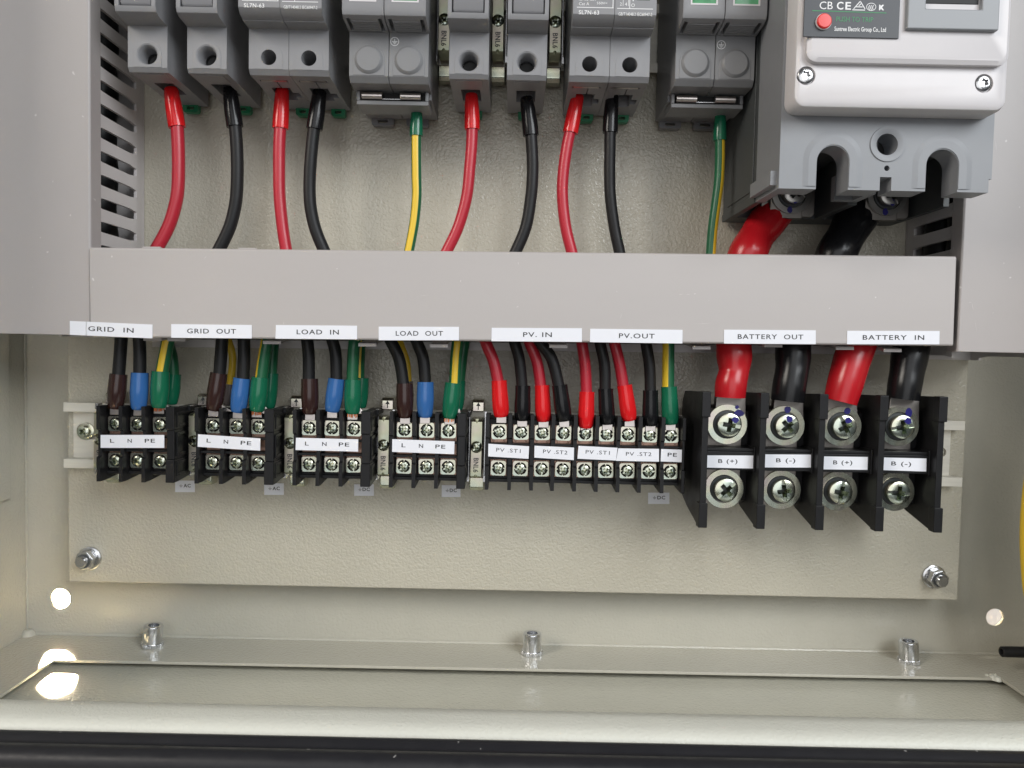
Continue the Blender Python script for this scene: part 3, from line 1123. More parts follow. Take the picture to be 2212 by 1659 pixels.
o_ = [(-44.6, 0)]
sl1, sl2 = slot(-22.3, 6.7, 18.2), slot(23.6, 6.7, 17.6)
o_ += [(p[0], max(p[1], 0)) for p in sl1]
o_ += [(-2.2, 0), (-2.2, 5.6), (2.6, 5.6), (2.6, 0)]
o_ += [(p[0], max(p[1], 0)) for p in sl2]
o_ += [(43.4, 0), (43.4, 5.6), (44.6, 5.6), (44.6, T), (-44.6, T)]
g = G()
g.holed(o_, [circ(.2, 19.2, 4.5, 28), circ(.5, 9.3, 1.15, 14)], 77, 89)
g.box(-44.6, -40.6, 58, 77, 0, T)
g.box(40.6, 44.6, 58, 77, 5.6, T)
g.box(-40.6, 40.6, 58, 77, 34, T)
g.box(-1.6, 1.9, 56, 77, 1, 34)
g.box(-10, -1.6, 58, 62, 1, 12)
g.box(-47.2, -44.6, 58, 86, 2, 8)
obj('shell', g, 'mc_body', mc, bevel=.7)
for c, zt in ((-22.3, 24.8), (23.6, 24.2)):
    g = G()
    r1, r2 = 13.1, 10.2
    n = 20
    outer = [(c - r1, 1.2)] + [(c + r1 * math.cos(R(180 - 180 * i / n)), zt - r1 + r1 * math.sin(R(180 - 180 * i / n))) for i in range(n + 1)] + [(c + r1, 1.2)]
    inner = [(c + r2, 1.2)] + [(c + r2 * math.cos(R(180 * i / n)), zt - r1 + r2 * math.sin(R(180 * i / n))) for i in range(n + 1)] + [(c - r2, 1.2)]
    k = len(outer)
    pts = outer + inner
    p = [(u, 88.9, v) for u, v in outer] + [(u, 89.4, v) for u, v in reversed(inner)]
    q = [(c + 6.9 * (u - c) / r2, 89.4, (zt - r1 + (v - zt + r1) * 6.9 / r2) if v > zt - r1 else v) for u, v in reversed(inner)]
    fs = [(i, i + 1, k + i + 1, k + i) for i in range(k - 1)]
    g.faces(p, fs)
    g.faces(p[k:] + q, [(i, i + 1, k + i + 1, k + i) for i in range(k - 1)])
    g.faces(q + [(a, 88.9, b) for a, _, b in q], [(i, i + 1, k + i + 1, k + i) for i in range(k - 1)])
    obj('arch_surround', g, 'mc_body', mc, angle=25)
g = G()
g.lathe(.2, 19.2, [(7.4, 88.9), (7.2, 89.5), (6.3, 89.5), (4.6, 89.0), (4.5, 80)], 36, closed=False)
obj('hole_surround', g, 'mc_body', mc, angle=25)
g = G()
g.cyl(.2, 19.2, 4.9, 70, 76.9, 24)
g.cyl(.5, 9.3, 1.6, 70, 76.9, 12)
obj('hole_bottom', g, 'hole', mc)  # near-black plugs paint the two holes dark
# cover
CZ0 = 30.2
g = G()
a = rrect(-43.6, 42.6, CZ0, T, 4.5, 6)
b = rrect(-41.6, 40.6, CZ0 + 2.0, T - 2, 4.0, 6)
n = len(a)
p = [(u, 89.05, v) for u, v in a] + [(u, 97.5, v) for u, v in a] + [(u * .988, 99.6, v + (.55 if v < 80 else -.5)) for u, v in a] + [(u, 100.6, v) for u, v in b]
fs = [tuple(range(n)), tuple(range(3 * n, 4 * n))]
for j in range(3):
    fs += [(j * n + i, j * n + (i + 1) % n, (j + 1) * n + (i + 1) % n, (j + 1) * n + i) for i in range(n)]
g.faces(p, fs)
cut = [G().lathe(-39.0, 42.6, [(3.6, 99), (3.75, 104)], 28), G().lathe(32.6, 41.0, [(3.6, 99), (3.75, 104)], 28)]
me = carve('cover', g, cut)
me.materials.clear()
obj('cover', me, 'mc_cover', mc, bevel=.35)
g = G()
a = rrect(-40.2, 40.2, 47.2, T - 4, 4, 6)
b = rrect(-38.6, 38.8, 48.8, T - 5, 3.4, 6)
n = len(a)
g.faces([(u, 100.5, v) for u, v in a] + [(u, 103.2, v) for u, v in a] + [(u, 104.2, v) for u, v in b],
        [tuple(range(2 * n, 3 * n))] + [(j * n + i, j * n + (i + 1) % n, (j + 1) * n + (i + 1) % n, (j + 1) * n + i) for j in range(2) for i in range(n)])
obj('raised_panel', g, 'mc_cover', mc, angle=30)
for (px_, py_), a_ in (((1740, 164), 10), ((2124, 180), 25)):
    X, _, Z = at(px_, py_, 100)
    put('cover_screw', SCRT, mc, X - MX, 99.0, Z - MZ, a_)
g = G().box(-42.4, -4.6, 104.3, 104.9, 56.3, 120)
npl = obj('nameplate', g, 'plate_dark', mc, bevel=.1)
D = 104.9
g = G()
text(g, 'CB', -36.4, -31.2, 68.6, 3.1, D)
text(g, 'C', -29.6, -27.0, 68.6, 3.0, D, bold=.02)
text(g, 'E', -26.2, -24.0, 68.6, 3.0, D, bold=.02)
for u, v in (((-22.9, 67.4), (-20.4, 70.4)), ((-20.4, 70.4), (-18.4, 67.4)), ((-22.0, 68.2), (-19.4, 68.2)), ((-23.4, 67.0), (-18.4, 67.0)), ((-20.9, 68.6), (-20.1, 69.4))):
    dx, dz = v[0] - u[0], v[1] - u[1]
    l = math.hypot(dx, dz)
    nx_, nz_ = -dz / l * .17, dx / l * .17
    g.faces([(u[0] - nx_, D + .06, u[1] - nz_), (v[0] - nx_, D + .06, v[1] - nz_), (v[0] + nx_, D + .06, v[1] + nz_), (u[0] + nx_, D + .06, u[1] + nz_)], [(0, 1, 2, 3)])
oo, ii = [(-16.0 + 1.95 * math.cos(R(t * 15)), 68.3 + 1.55 * math.sin(R(t * 15))) for t in range(24)], [(-16.0 + 1.72 * math.cos(R(t * 15)), 68.3 + 1.32 * math.sin(R(t * 15))) for t in range(24)]
for t in range(24):
    t2 = (t + 1) % 24
    g.faces([(oo[t][0], D + .06, oo[t][1]), (oo[t2][0], D + .06, oo[t2][1]), (ii[t2][0], D + .06, ii[t2][1]), (ii[t][0], D + .06, ii[t][1])], [(0, 1, 2, 3)])
text(g, '(((', -17.1, -14.9, 68.3, 1.5, D, bold=.02)
text(g, 'K', -12.9, -10.9, 68.2, 2.2, D, bold=.02)
text(g, 'X', -12.9, -10.9, 68.2, 2.2, D + .02)
text(g, 'Suntree Electric Group Co., Ltd', -30.2, -9.8, 59.6, 1.75, D, bold=.012)
part_text('white_lettering', g, 'white_ink', npl)
g = G()
text(g, 'PUSH TO TRIP', -29.6, -15.0, 63.4, 2.0, D)
g.faces([(-39.2, D + .06, 66.2), (-9.9, D + .06, 65.9), (-9.9, D + .06, 66.2), (-39.2, D + .06, 66.55)], [(0, 1, 2, 3)])
part_text('green_lettering', g, 'green_ink', npl)
g = G().lathe(-34.7, 62.0, [(3.15, 104.8), (3.15, 105.5), (2.9, 105.6)], 28)
obj('button_ring', g, 'mc_cover', mc)
g = G().lathe(-34.7, 62.0, [(2.9, 104.8), (2.9, 106.2), (2.5, 106.6), (0, 106.7)], 28)
obj('trip_button', g, 'redbtn', mc)
g = G()
g.holed([(-2.2, 59.6), (34.0, 59.6), (34.0, 120), (-2.2, 120)], [[(5.0, 67.6), (27.0, 67.6), (27.0, 112), (5.0, 112)]], 103, 106.4)
obj('toggle_surround', g, 'mc_frame', mc, bevel=.6)
g = G().box(4, 28, 98, 101.5, 66, 112)
g.box(5.2, 26.8, 101.5, 104.4, 70.2, 112)
obj('toggle_slot', g, 'hole', mc, bevel=.4)
# terminals
for c in (-23.0, 23.8):
    g = G()
    g.prism(rrect(c - 10, c + 16.6, -1.2, 24, 2.2, 4), 'd', 27, 30)
    obj('terminal_plate', g, 'dull', mc, bevel=.5)
    wsh = put('washer', WBD, mc, c + 3.4, 33.2, 9.2)
    put('spring_washer', SPB, wsh, 0, 1.9, 0)
    put('screw', SCRD, wsh, 0, 2.4, 0, random.uniform(0, 90))
    g = G()
    for a_, b_, r_, h_ in ((-96, -.2, 8.0, 1.9), (-90, .6, 4.3, 6.55)):
        u = [(r_ * math.cos(R(a_)) + (1.0 + .5 * random.random()) * math.cos(t_), r_ * math.sin(R(a_)) + (1.4 + .5 * random.random()) * math.sin(t_)) for t_ in [j * math.pi / 5 for j in range(10)]]
        g.prism(u, 'd', h_ - .2, h_)
    obj('ink_mark', g, 'mark', wsh)
    g = G()
    g.box(c - 6.6, c + 9.4, 30.2, 33.1, -2.5, 18)
    obj('cable_lug', g, 'dull', mc, bevel=.4)


# ------------------------------------------------------------------ cable ducts
def finger_mesh(name, pitch, gap, d0, d1, bend, m_, run, out):
    """one comb finger of a duct wall; run = unit along the duct, out = sign away from the duct"""
    w0 = (pitch - gap) / 2
    rows = []
    for i in range(7):
        t = i / 6
        d = d0 + (d1 - d0) * t
        w_ = w0 + (.9 * max(0, (t - .75) / .25) ** 2) + (.8 * max(0, (.08 - t) / .08))
        off = bend * (t ** 2.2)
        rows.append((d, w_, off))
    g = G()
    p = []
    for d, w_, off in rows:
        for s in (-1, 1):
            for th in (0, 1.5):
                a, b = s * w_, out * (off + th)
                p.append((b, d, a) if run == 'z' else (a, d, b))
    fs = []
    for i in range(6):
        k = i * 4
        fs += [(k, k + 4, k + 6, k + 2), (k + 1, k + 3, k + 7, k + 5), (k, k + 1, k + 5, k + 4), (k + 2, k + 6, k + 7, k + 3)]
    fs += [(0, 2, 3, 1), (24, 25, 27, 26)]
    g.faces(p, fs)
    me = tomesh(name, g)
    finish(me, m_, 35)
    return me


def vduct(xc, half, z0, z1, x_in, side, label, cov0):
    """upright duct; side = +1 when its open comb faces right"""
    du = empty('cable_duct', (xc, 0, z0), label, 'cable duct', 'grey slotted wiring ducts')
    L = z1 - z0
    g = G()
    g.box(-half, half, .2, 2, 0, L)
    for s in (-1, 1):
        x0 = s * half - (1.5 if s > 0 else 0)
        g.box(x0, x0 + 1.5, 2, 9, 0, L)
    obj('base', g, 'pvc_base', du, bevel=.25)
    FM = {}
    n = int(L // 11.15)
    for s in (-1, 1):
        if s not in FM:
            FM[s] = finger_mesh('duct_finger', 11.15, 5.2, 9, 49, 0, 'pvc_base', 'z', -s)
        for k in range(n):
            zz = side_phase + k * 11.15
            if zz - 4 < 0 or zz + 4 > L:
                continue
            if s != side and k % 1 == 0 and s * side < 0 and k > 30:
                continue
            put('duct_finger', FM[s], du, s * half, 0, zz)
    g = G()
    t = 1.4
    h = half + 1.6
    pr = [(-h, 46.5), (-h, 55.3), (-h + .7, 56), (h - .7, 56), (h, 55.3), (h, 46.5), (h - t, 46.5), (h - t, 54.6), (-h + t, 54.6), (-h + t, 46.5)]
    g.prism(pr, 'z', cov0, L)
    obj('cover', g, 'pvc_v', du, bevel=.3)
    return du


side_phase = 2.7
xl = -219.2
vduct(xl, 20.6, 20.5, 236, 0, 1, 'upright grey slotted duct with smooth cover at the left edge', .6)
side_phase = 5.2
vd = vduct(228.2, 19.2, 18.0, 236, 0, -1, 'upright grey slotted duct with smooth cover behind the big breaker at right', 4.0)
hd = empty('cable_duct', (3.9, 0, 43.2), 'horizontal grey slotted duct with wide smooth cover across the middle', 'cable duct', 'grey slotted wiring ducts', rot=-.6)
g = G()
g.box(-198, 198, .2, 2, -20.5, 20.5)
g.box(-198, 198, 2, 9, 19, 20.5)
g.box(-198, 198, 2, 9, -20.5, -19)
g.box(-196, 210, .2, 6, -25.2, -20.8)
obj('base', g, 'pvc_base', hd, bevel=.25)
rnd = random.Random(3)
CABX = [(at(q, 738, 33)[0], 1.6) for q in (262, 300, 480, 526, 576, 664, 718, 765, 845, 900, 989, 1049, 1112, 1144, 1166, 1257, 1296, 1327, 1395, 1444)]
CABX += [(at(q, 746, 37)[0], 4.5) for q in (1585, 1713, 1852, 1968)]
BEND = {4: 2.5, 5: 3, 6: 3.5, 7: 3.5, 8: 4, 9: 5, 10: 4, 11: 7.5, 12: 6, 13: 4.5, 14: 3.5, 15: 6, 16: 2.2, 17: 3.6, 18: 3.6, 19: 3.6, 20: 3.6, 21: 3.6, 22: 3.6,
        23: 3.6, 24: 3.8, 25: 4.6, 26: 5.2, 27: 2, 28: 4, 29: 5.6, 30: 3, 31: 5.6, 32: 4, 33: 2.5}
for s in (1, -1):
    for k in range(34):
        x = -186 + k * 11.3
        if abs(x) > 194:
            continue
        bend = rnd.choice((.6, 1.2, 2.0)) if s < 0 else {1: 1.6, 2: .9, 5: 1.5, 6: .8}.get(k, 0)
        if s < 0:
            bend = .8 * BEND.get(k, 2.2) + rnd.uniform(-.3, .3)
            if any(abs(x + 3.9 - q) < 4.9 + hw_ for q, hw_ in CABX):
                continue
        me = finger_mesh('duct_finger', 11.3, 4.6, 9, 51, bend, 'pvc_v', 'x', s)
        put('duct_finger', me, hd, x, 0, s * 19.0)
g = G()
h = 20.75
pr = [(46, h), (56.6, h), (57.3, h - .7), (57.3, -h + .7), (56.6, -h), (46, -h), (46, -h + 1.4), (55.9, -h + 1.4), (55.9, h - 1.4), (46, h - 1.4)]
g.prism(pr, 'x', -200.6, 200.6)
obj('cover', g, 'pvc', hd, bevel=.3)


def scuff(parent, org, d, marks, rot=0):
    g = G()
    for (xa, ya), (xb, yb), w_ in marks:
        p, q = at(xa, ya, d), at(xb, yb, d)
        dx, dz = q[0] - p[0], q[2] - p[2]
        l = max(math.hypot(dx, dz), 1e-6)
        nx_, nz_ = -dz / l * w_, dx / l * w_
        g.faces([(p[0] - org[0], d - org[1], p[2] - org[2]), (p[0] + dx * .5 + nx_ - org[0], d - org[1], p[2] + dz * .5 + nz_ - org[2]),
                 (q[0] - org[0], d - org[1], q[2] - org[2]), (p[0] + dx * .5 - nx_ - org[0], d - org[1], p[2] + dz * .5 - nz_ - org[2])], [(0, 1, 2, 3)])
    o = obj('scuff_mark', g, 'pvc_base', parent, angle=0)
    o.rotation_euler = (0, R(rot), 0)
    return o


scuff(hd, (3.9, 0, 43.2), 57.36, [((1466, 636), (1475, 635.6), .12), ((1482, 636), (1492, 635.5), .1), ((1498, 635), (1504, 634.6), .25), ((1115, 664), (1121, 661), .2),
                                 ((994, 610), (996, 604), .25), ((1119, 565), (1120, 572), .15), ((725, 581), (731, 580), .2), ((1500, 700), (1540, 698), .06), ((440, 560), (447, 552), .1),
                                 ((1790, 668), (1794, 664), .2), ((900, 640), (930, 637), .05), ((1340, 690), (1343, 676), .1)], .6)
scuff(vd, (228.2, 0, 18.0), 56.06, [((2092, 653), (2099, 653), .12), ((2099, 653), (2103, 672), .12), ((2106, 690), (2110, 718), .07), ((2150, 300), (2153, 330), .08)])

# ------------------------------------------------------------------ wires inside the upright ducts, seen as dark through the slots
for xo, lab in ((-219.2, 'black cable running down inside the left upright duct, seen through its slots'), (228.2, 'black cable running down inside the right upright duct, seen through its slots')):
    for k, (dx, dd) in enumerate(((-10, 18), (6, 16), (-9, 36), (7, 36))):
        root = empty('duct_cable', (xo + dx, dd, 24), lab, 'cable', 'black cables inside the upright ducts')
        pp = [(rnd.uniform(-.8, .8), rnd.uniform(-.8, .8), 9 * i) for i in range(24)]
        obj('insulation', G().tube(spline(pp, 2), [7.6] * 47, 14), 'blk', root, angle=60)

# ------------------------------------------------------------------ printed labels
def tape(name, quad, d, texts, label, cat='label', group=None, cap=10.5, fy=.48, th=.12, earth_px=None, space=1.15, bold=0.008, fold=None):
    tl, tr, br_, bl = [Vector(at(*q, d)) for q in quad]
    c = (tl + tr + br_ + bl) / 4
    o = empty(name, (c.x, d, c.z), label, cat, group)
    loc = [(q.x - c.x, q.z - c.z) for q in (tl, tr, br_, bl)]
    g = G()
    if fold:                            # the strip runs over a small step between two covers
        f, drop = fold
        ta, ba = tl.lerp(tr, f), bl.lerp(br_, f)
        q = [(p.x - c.x, p.z - c.z) for p in (ta, ba)]
        g.prism([loc[0], q[0], q[1], loc[3]], 'd', -drop, th - drop)
        e = .03
        t2, b2 = tl.lerp(tr, f + e), bl.lerp(br_, f + e)
        r = [(p.x - c.x, p.z - c.z) for p in (t2, b2)]
        pts = [(q[0][0], -drop, q[0][1]), (q[0][0], th - drop, q[0][1]), (r[0][0], 0, r[0][1]), (r[0][0], th, r[0][1]),
               (q[1][0], -drop, q[1][1]), (q[1][0], th - drop, q[1][1]), (r[1][0], 0, r[1][1]), (r[1][0], th, r[1][1])]
        g.faces(pts, [(1, 3, 7, 5), (0, 4, 6, 2), (0, 2, 3, 1), (4, 5, 7, 6)])
        g.prism([r[0], loc[1], loc[2], r[1]], 'd', 0, th)
    else:
        g.prism(loc, 'd', 0, th)
    obj('tape', g, 'label', o, angle=0)
    # lettering follows the strip's own slope
    ex = ((tr - tl) + (br_ - bl)) / 2
    ez = ((tl - bl) + (tr - br_)) / 2
    W_, H_ = ex.length, ez.length
    wpx = (quad[1][0] - quad[0][0] + quad[2][0] - quad[3][0]) / 2
    k = W_ / wpx
    x_left = (quad[0][0] + quad[3][0]) / 2
    g = G()
    for t_, xa, xb in texts:
        text(g, t_, (xa - x_left) * k - W_ / 2, (xb - x_left) * k - W_ / 2, (.5 - fy) * H_, cap * k, th, space=space, bold=bold)
    ang = math.atan2(ex.z, ex.x)
    bmesh.ops.rotate(g.bm, verts=g.bm.verts, cent=(0, 0, 0), matrix=Matrix.Rotation(-ang, 3, 'Y'))
    part_text('lettering', g, 'ink', o)
    if earth_px:
        g = G()
        earth(g, (earth_px - x_left) * k - W_ / 2, (.5 - fy) * H_ - .1, 1.5, th, ring=False)
        obj('earth_symbol', g, 'ink_thin', o, angle=0)
    return o


DL = 57.42
grp = 'white strip labels along the duct'


def strip(q, t_, xa, xb, label, **kw):
    tape('strip_label', q, DL, [(t_, xa, xb)], label, group=grp, **kw)


strip([(148, 693), (329.5, 701), (329.5, 731), (148, 723)], 'GRID  IN', 191, 289, 'white strip label reading GRID IN across the duct corner at left', fold=(.19, 1.1))
strip([(370, 700), (544, 702), (544, 731), (370, 729.5)], 'GRID  OUT', 404.5, 510, 'white strip label reading GRID OUT on the duct cover')
strip([(596, 702), (771.5, 703.5), (771.5, 733), (595, 731.5)], 'LOAD  IN', 641, 732, 'white strip label reading LOAD IN on the duct cover')
strip([(818, 705.5), (991.5, 706), (991.5, 735), (818, 735)], 'LOAD  OUT', 855, 957, 'white strip label reading LOAD OUT on the duct cover')
strip([(1062, 708), (1257, 709), (1257, 738.5), (1061.5, 737)], 'PV. IN', 1130, 1192, 'white strip label reading PV. IN on the duct cover')
strip([(1275, 710), (1474.5, 712.5), (1474, 742), (1274, 739)], 'PV.OUT', 1337, 1414, 'white strip label reading PV.OUT on the duct cover')
strip([(1564, 712), (1762, 713.5), (1762, 743.5), (1563.5, 742)], 'BATTERY  OUT', 1593.5, 1735, 'white strip label reading BATTERY OUT on the duct cover')
strip([(1830, 714.5), (2029.5, 715), (2029, 744), (1829.5, 743.5)], 'BATTERY  IN', 1863.4, 1996, 'white strip label reading BATTERY IN on the duct cover')

grp2 = 'white marker strips on the terminal blocks'
for nm, q, tx in (
    ('GRID IN', [(217.5, 939.5), (355, 939.5), (355, 967.5), (217.5, 967.5)], ((238, 247), (276, 285), (313, 335))),
    ('GRID OUT', [(428, 938), (562.5, 947), (562, 973.5), (427, 965)], ((446.5, 455.6), (483.5, 493), (520, 543))),
    ('LOAD IN', [(639.5, 945.5), (774, 949), (773.5, 975.5), (638.5, 972)], ((659, 667), (696, 705.5), (732, 754.5))),
    ('LOAD OUT', [(847.5, 948.5), (982, 953.5), (981, 981), (847, 976)], ((867.5, 876), (905, 914), (940.5, 962)))):
    tape('marker_strip', q, 36.6, [('L', *tx[0]), ('N', *tx[1]), ('PE', *tx[2])], 'white L N PE marker strip on the terminal block under %s' % nm, group=grp2, cap=8.6, fy=.44)
for t_, q, xa, xb, lab in (
    ('PV .ST1', [(1055, 958.4), (1143, 964), (1141.7, 991), (1054.5, 985.8)], 1072, 1124.5, 'white marker reading PV.ST1 below the PV. IN label, leftmost of the row'),
    ('PV .ST2', [(1154.7, 962.7), (1240, 966.8), (1239.5, 993.8), (1154.2, 988.5)], 1173, 1225.6, 'white marker reading PV.ST2 below the PV. IN label'),
    ('PV .ST1', [(1249.6, 963), (1334, 967.3), (1330.4, 994.7), (1247.3, 990.8)], 1265, 1317, 'white marker reading PV.ST1 below the PV.OUT label'),
    ('PV .ST2', [(1335.6, 968.4), (1423.5, 969.6), (1423.5, 997.2), (1330.6, 995.4)], 1352, 1407, 'white marker reading PV.ST2 beside the small PE marker'),
    ('PE', [(1428, 969.8), (1477.8, 971.6), (1476.6, 998.6), (1427, 996.7)], 1442, 1462, 'small white PE marker under the green boot, right end of the long block')):
    tape('marker_strip', q, 36.6 + .05 * (t_ == 'PV .ST2'), [(t_, xa, xb)], lab, group=grp2, cap=8.4, fy=.42, bold=.012 if t_ == 'PE' else 0)
for t_, q, xa, xb, lab in (
    ('B (+)', [(1526, 983.5), (1627.3, 984), (1626.4, 1012), (1525.5, 1010)], 1551.4, 1592.8, 'white positive marker under BATTERY OUT, leftmost on the large terminal block'),
    ('B (-)', [(1651.7, 981.4), (1752, 982), (1751.4, 1010), (1651, 1009.6)], 1676.4, 1717.8, 'white negative marker under BATTERY OUT on the large terminal block'),
    ('B (+)', [(1777, 985.8), (1874.6, 987), (1873.7, 1015), (1776.4, 1013.8)], 1799.6, 1840.7, 'white positive marker under BATTERY IN on the large terminal block'),
    ('B (-)', [(1902.6, 988), (2001, 990.3), (2000.5, 1018.6), (1902.3, 1015.3)], 1925, 1967.8, 'white negative marker under BATTERY IN, rightmost on the large terminal block')):
    tape('marker_strip', q, 45.4, [(t_, xa, xb)], lab, group=grp2, cap=8.8, fy=.44, bold=.01)
grp3 = 'small white earth tags on the plate'
for t_, q, lab in (
    ('AC', (378.5, 420.8, 1038, 1063), 'small white AC earth tag on the plate below the GRID IN terminals'),
    ('AC', (570.7, 613, 1044, 1069), 'small white AC earth tag on the plate below the GRID OUT terminals'),
    ('DC', (765, 807.5, 1046, 1071), 'small white DC earth tag on the plate below the LOAD IN terminals'),
    ('DC', (954, 994.8, 1048, 1073.5), 'small white DC earth tag on the plate below the LOAD OUT terminals'),
    ('DC', (1400, 1446, 1064, 1088.5), 'small white DC earth tag on the plate left of the large terminal block')):
    x0, x1, y0, y1 = q
    wd = x1 - x0
    tape('earth_tag', [(x0, y0), (x1, y0), (x1, y1), (x0, y1)], .15, [(t_, x0 + wd * .43, x0 + wd * .8)], lab, group=grp3, cap=7.6, fy=.43, earth_px=x0 + wd * .3, bold=.02)


# ------------------------------------------------------------------ cables
def rel(pts, o):
    return [(p[0] - o[0], p[1] - o[1], p[2] - o[2]) for p in pts]


def cable(name, pts, r, m_, label, cat='cable', group=None, boot=None, boot_r=None, boot_m=None, stripe=None, lug=None, n=18, strands=False):
    """pts / boot: (px, py, depth) in the photograph; wire and boot are parts, boot runs from wire end to terminal end"""
    P_ = [at(*q) for q in pts]
    o0 = P_[0]
    root = empty(name, o0, label, cat, group)
    path = spline(rel(P_, o0), 7)
    rr = r if isinstance(r, (list, tuple)) else None
    if rr:
        rs = [q[0] for q in spline([(v,) for v in rr], 7)]
    else:
        rs = [r] * len(path)
    g = G().tube(path, rs, n, stripe)
    obj('insulation', g, m_, root, angle=60)
    if boot:
        B_ = spline(rel([at(*q) for q in boot], o0), 8)
        br_ = boot_r or [1.32, 1.36, 1.4, 1.3, 1.12]
        base = r if not rr else rr[-1]
        k = len(B_)
        prof = [q[0] for q in spline([(v,) for v in br_], 12)]
        rads = [base * prof[min(int(i / (k - 1) * (len(prof) - 1)), len(prof) - 1)] * (1 + random.uniform(-.003, .003)) for i in range(k)]
        rads[-1] *= .9
        g = G().tube(B_, rads, 16, flat=.92)
        obj('boot', g, boot_m, root, angle=50)
        if lug:
            a, b = Vector(B_[-1]), Vector(rel([at(*lug)], o0)[0])
            g = G()
            w_ = lug_w
            t = (b - a)
            g.prism([(a.x - w_, a.z + 1.5), (a.x + w_, a.z + 1.5), (b.x + w_, b.z), (b.x - w_, b.z)], 'd', b.y - .5, b.y + .5)
            obj('lug', g, 'tin', root, bevel=.25)
            if strands:
                g = G()
                for i in range(7):
                    x = a.x + (i - 3) * .75
                    g.tube([(x, b.y + .7, a.z + .8), (x + random.uniform(-.4, .4), b.y + .9, a.z - 1.5 - random.uniform(0, .8))], [.28, .24], 6)
                obj('bare_strands', g, 'strand', root)
    return root


lug_w = 2.6
gU = 'cables from the modules into the duct'
DU = 29


def up(pts, bt_, col_, r, label, boot_m, stripe=None, mats=None):
    pts = [(x, y, DU) for x, y in pts]
    bt2 = [(x, y, DU) for x, y in bt_]
    cable('cable', pts, r, mats or col_, label, 'cable', gU, boot=bt2, boot_m=boot_m, boot_r=[1.33, 1.34, 1.30, 1.2, 1.05], stripe=stripe)


up([(306, 600), (334, 545), (362, 494), (377, 450), (384.5, 405), (385.5, 335), (382.5, 268)], [(382.5, 275), (376, 235), (369, 190)], 'red', 3.1, 'red cable under the leftmost fuse holder', 'redboot')
up([(440, 600), (470, 545), (495, 494), (507, 450), (511.5, 413), (512.7, 361), (511, 310), (507.6, 268)], [(507.6, 274), (502, 235), (496, 190)], 'blk', 3.05, 'black cable under the second fuse holder from the left', 'blkboot')
up([(630, 605), (620, 550), (611, 494), (604, 423), (603, 361), (603.5, 310), (605.6, 272)], [(605.6, 278), (607.5, 240), (610, 190)], 'red', 2.95, 'red cable under the left double pole breaker', 'redboot')
up([(728, 605), (703, 548), (683, 500), (673, 460), (669, 423), (669.5, 374), (674, 315), (679, 272)], [(679, 279), (685, 240), (691, 195)], 'blk', 3.05, 'black cable with faint print under the left double pole breaker', 'blkboot')
up([(870, 605), (883, 545), (895, 480), (900, 425), (899.5, 380), (899, 330), (899, 288)], [(899, 294), (899.5, 270), (900.5, 236)], 'grn', 2.45, 'green and yellow earth cable under the left surge protector', 'greenboot', (62, 130), ['grn', 'yel'])
up([(938, 600), (964, 545), (990, 490), (1008, 425), (1015, 360), (1019, 310), (1020, 274)], [(1020, 280), (1019.5, 245), (1018.5, 203)], 'red', 2.85, 'red cable under the middle fuse holder', 'redboot')
up([(1088, 600), (1112, 548), (1136, 490), (1147, 425), (1150.5, 375), (1150, 335), (1147, 287)], [(1147, 293), (1143, 255), (1137, 210)], 'blk', 2.95, 'black cable under the middle fuse holder', 'blkboot')
up([(1250, 605), (1236, 548), (1222, 490), (1215, 425), (1217, 372), (1225, 315), (1232.5, 281)], [(1232, 287), (1239, 250), (1249, 205)], 'red', 2.85, 'red cable under the right double pole breaker', 'redboot')
up([(1351, 605), (1339, 548), (1327, 490), (1318.5, 425), (1317, 374), (1317.5, 322), (1318, 281)], [(1318, 287), (1319.5, 250), (1323, 205)], 'blk', 2.85, 'black cable under the right double pole breaker', 'blkboot')
up([(1531, 605), (1535, 550), (1539.5, 494), (1548, 430), (1553, 390), (1555, 340), (1555, 298)], [(1555, 304), (1555, 280), (1556, 248)], 'grn', 2.45, 'green and yellow earth cable under the right surge protector', 'greenboot', (-1, 82), ['grn', 'yel'])

# heavy battery cables under the big breaker
def heavy(pts, rads, m_, label, group):
    P_ = [at(*q) for q in pts]
    root = empty('battery_cable', P_[0], label, 'cable', group)
    path = spline(rel(P_, P_[0]), 8)
    rs = [q[0] for q in spline([(v,) for v in rads], 8)]
    n_ = len(path)
    g = G().tube(path, rs, 24, flat=.95)
    obj('sleeve', g, m_, root, angle=60)
    return root


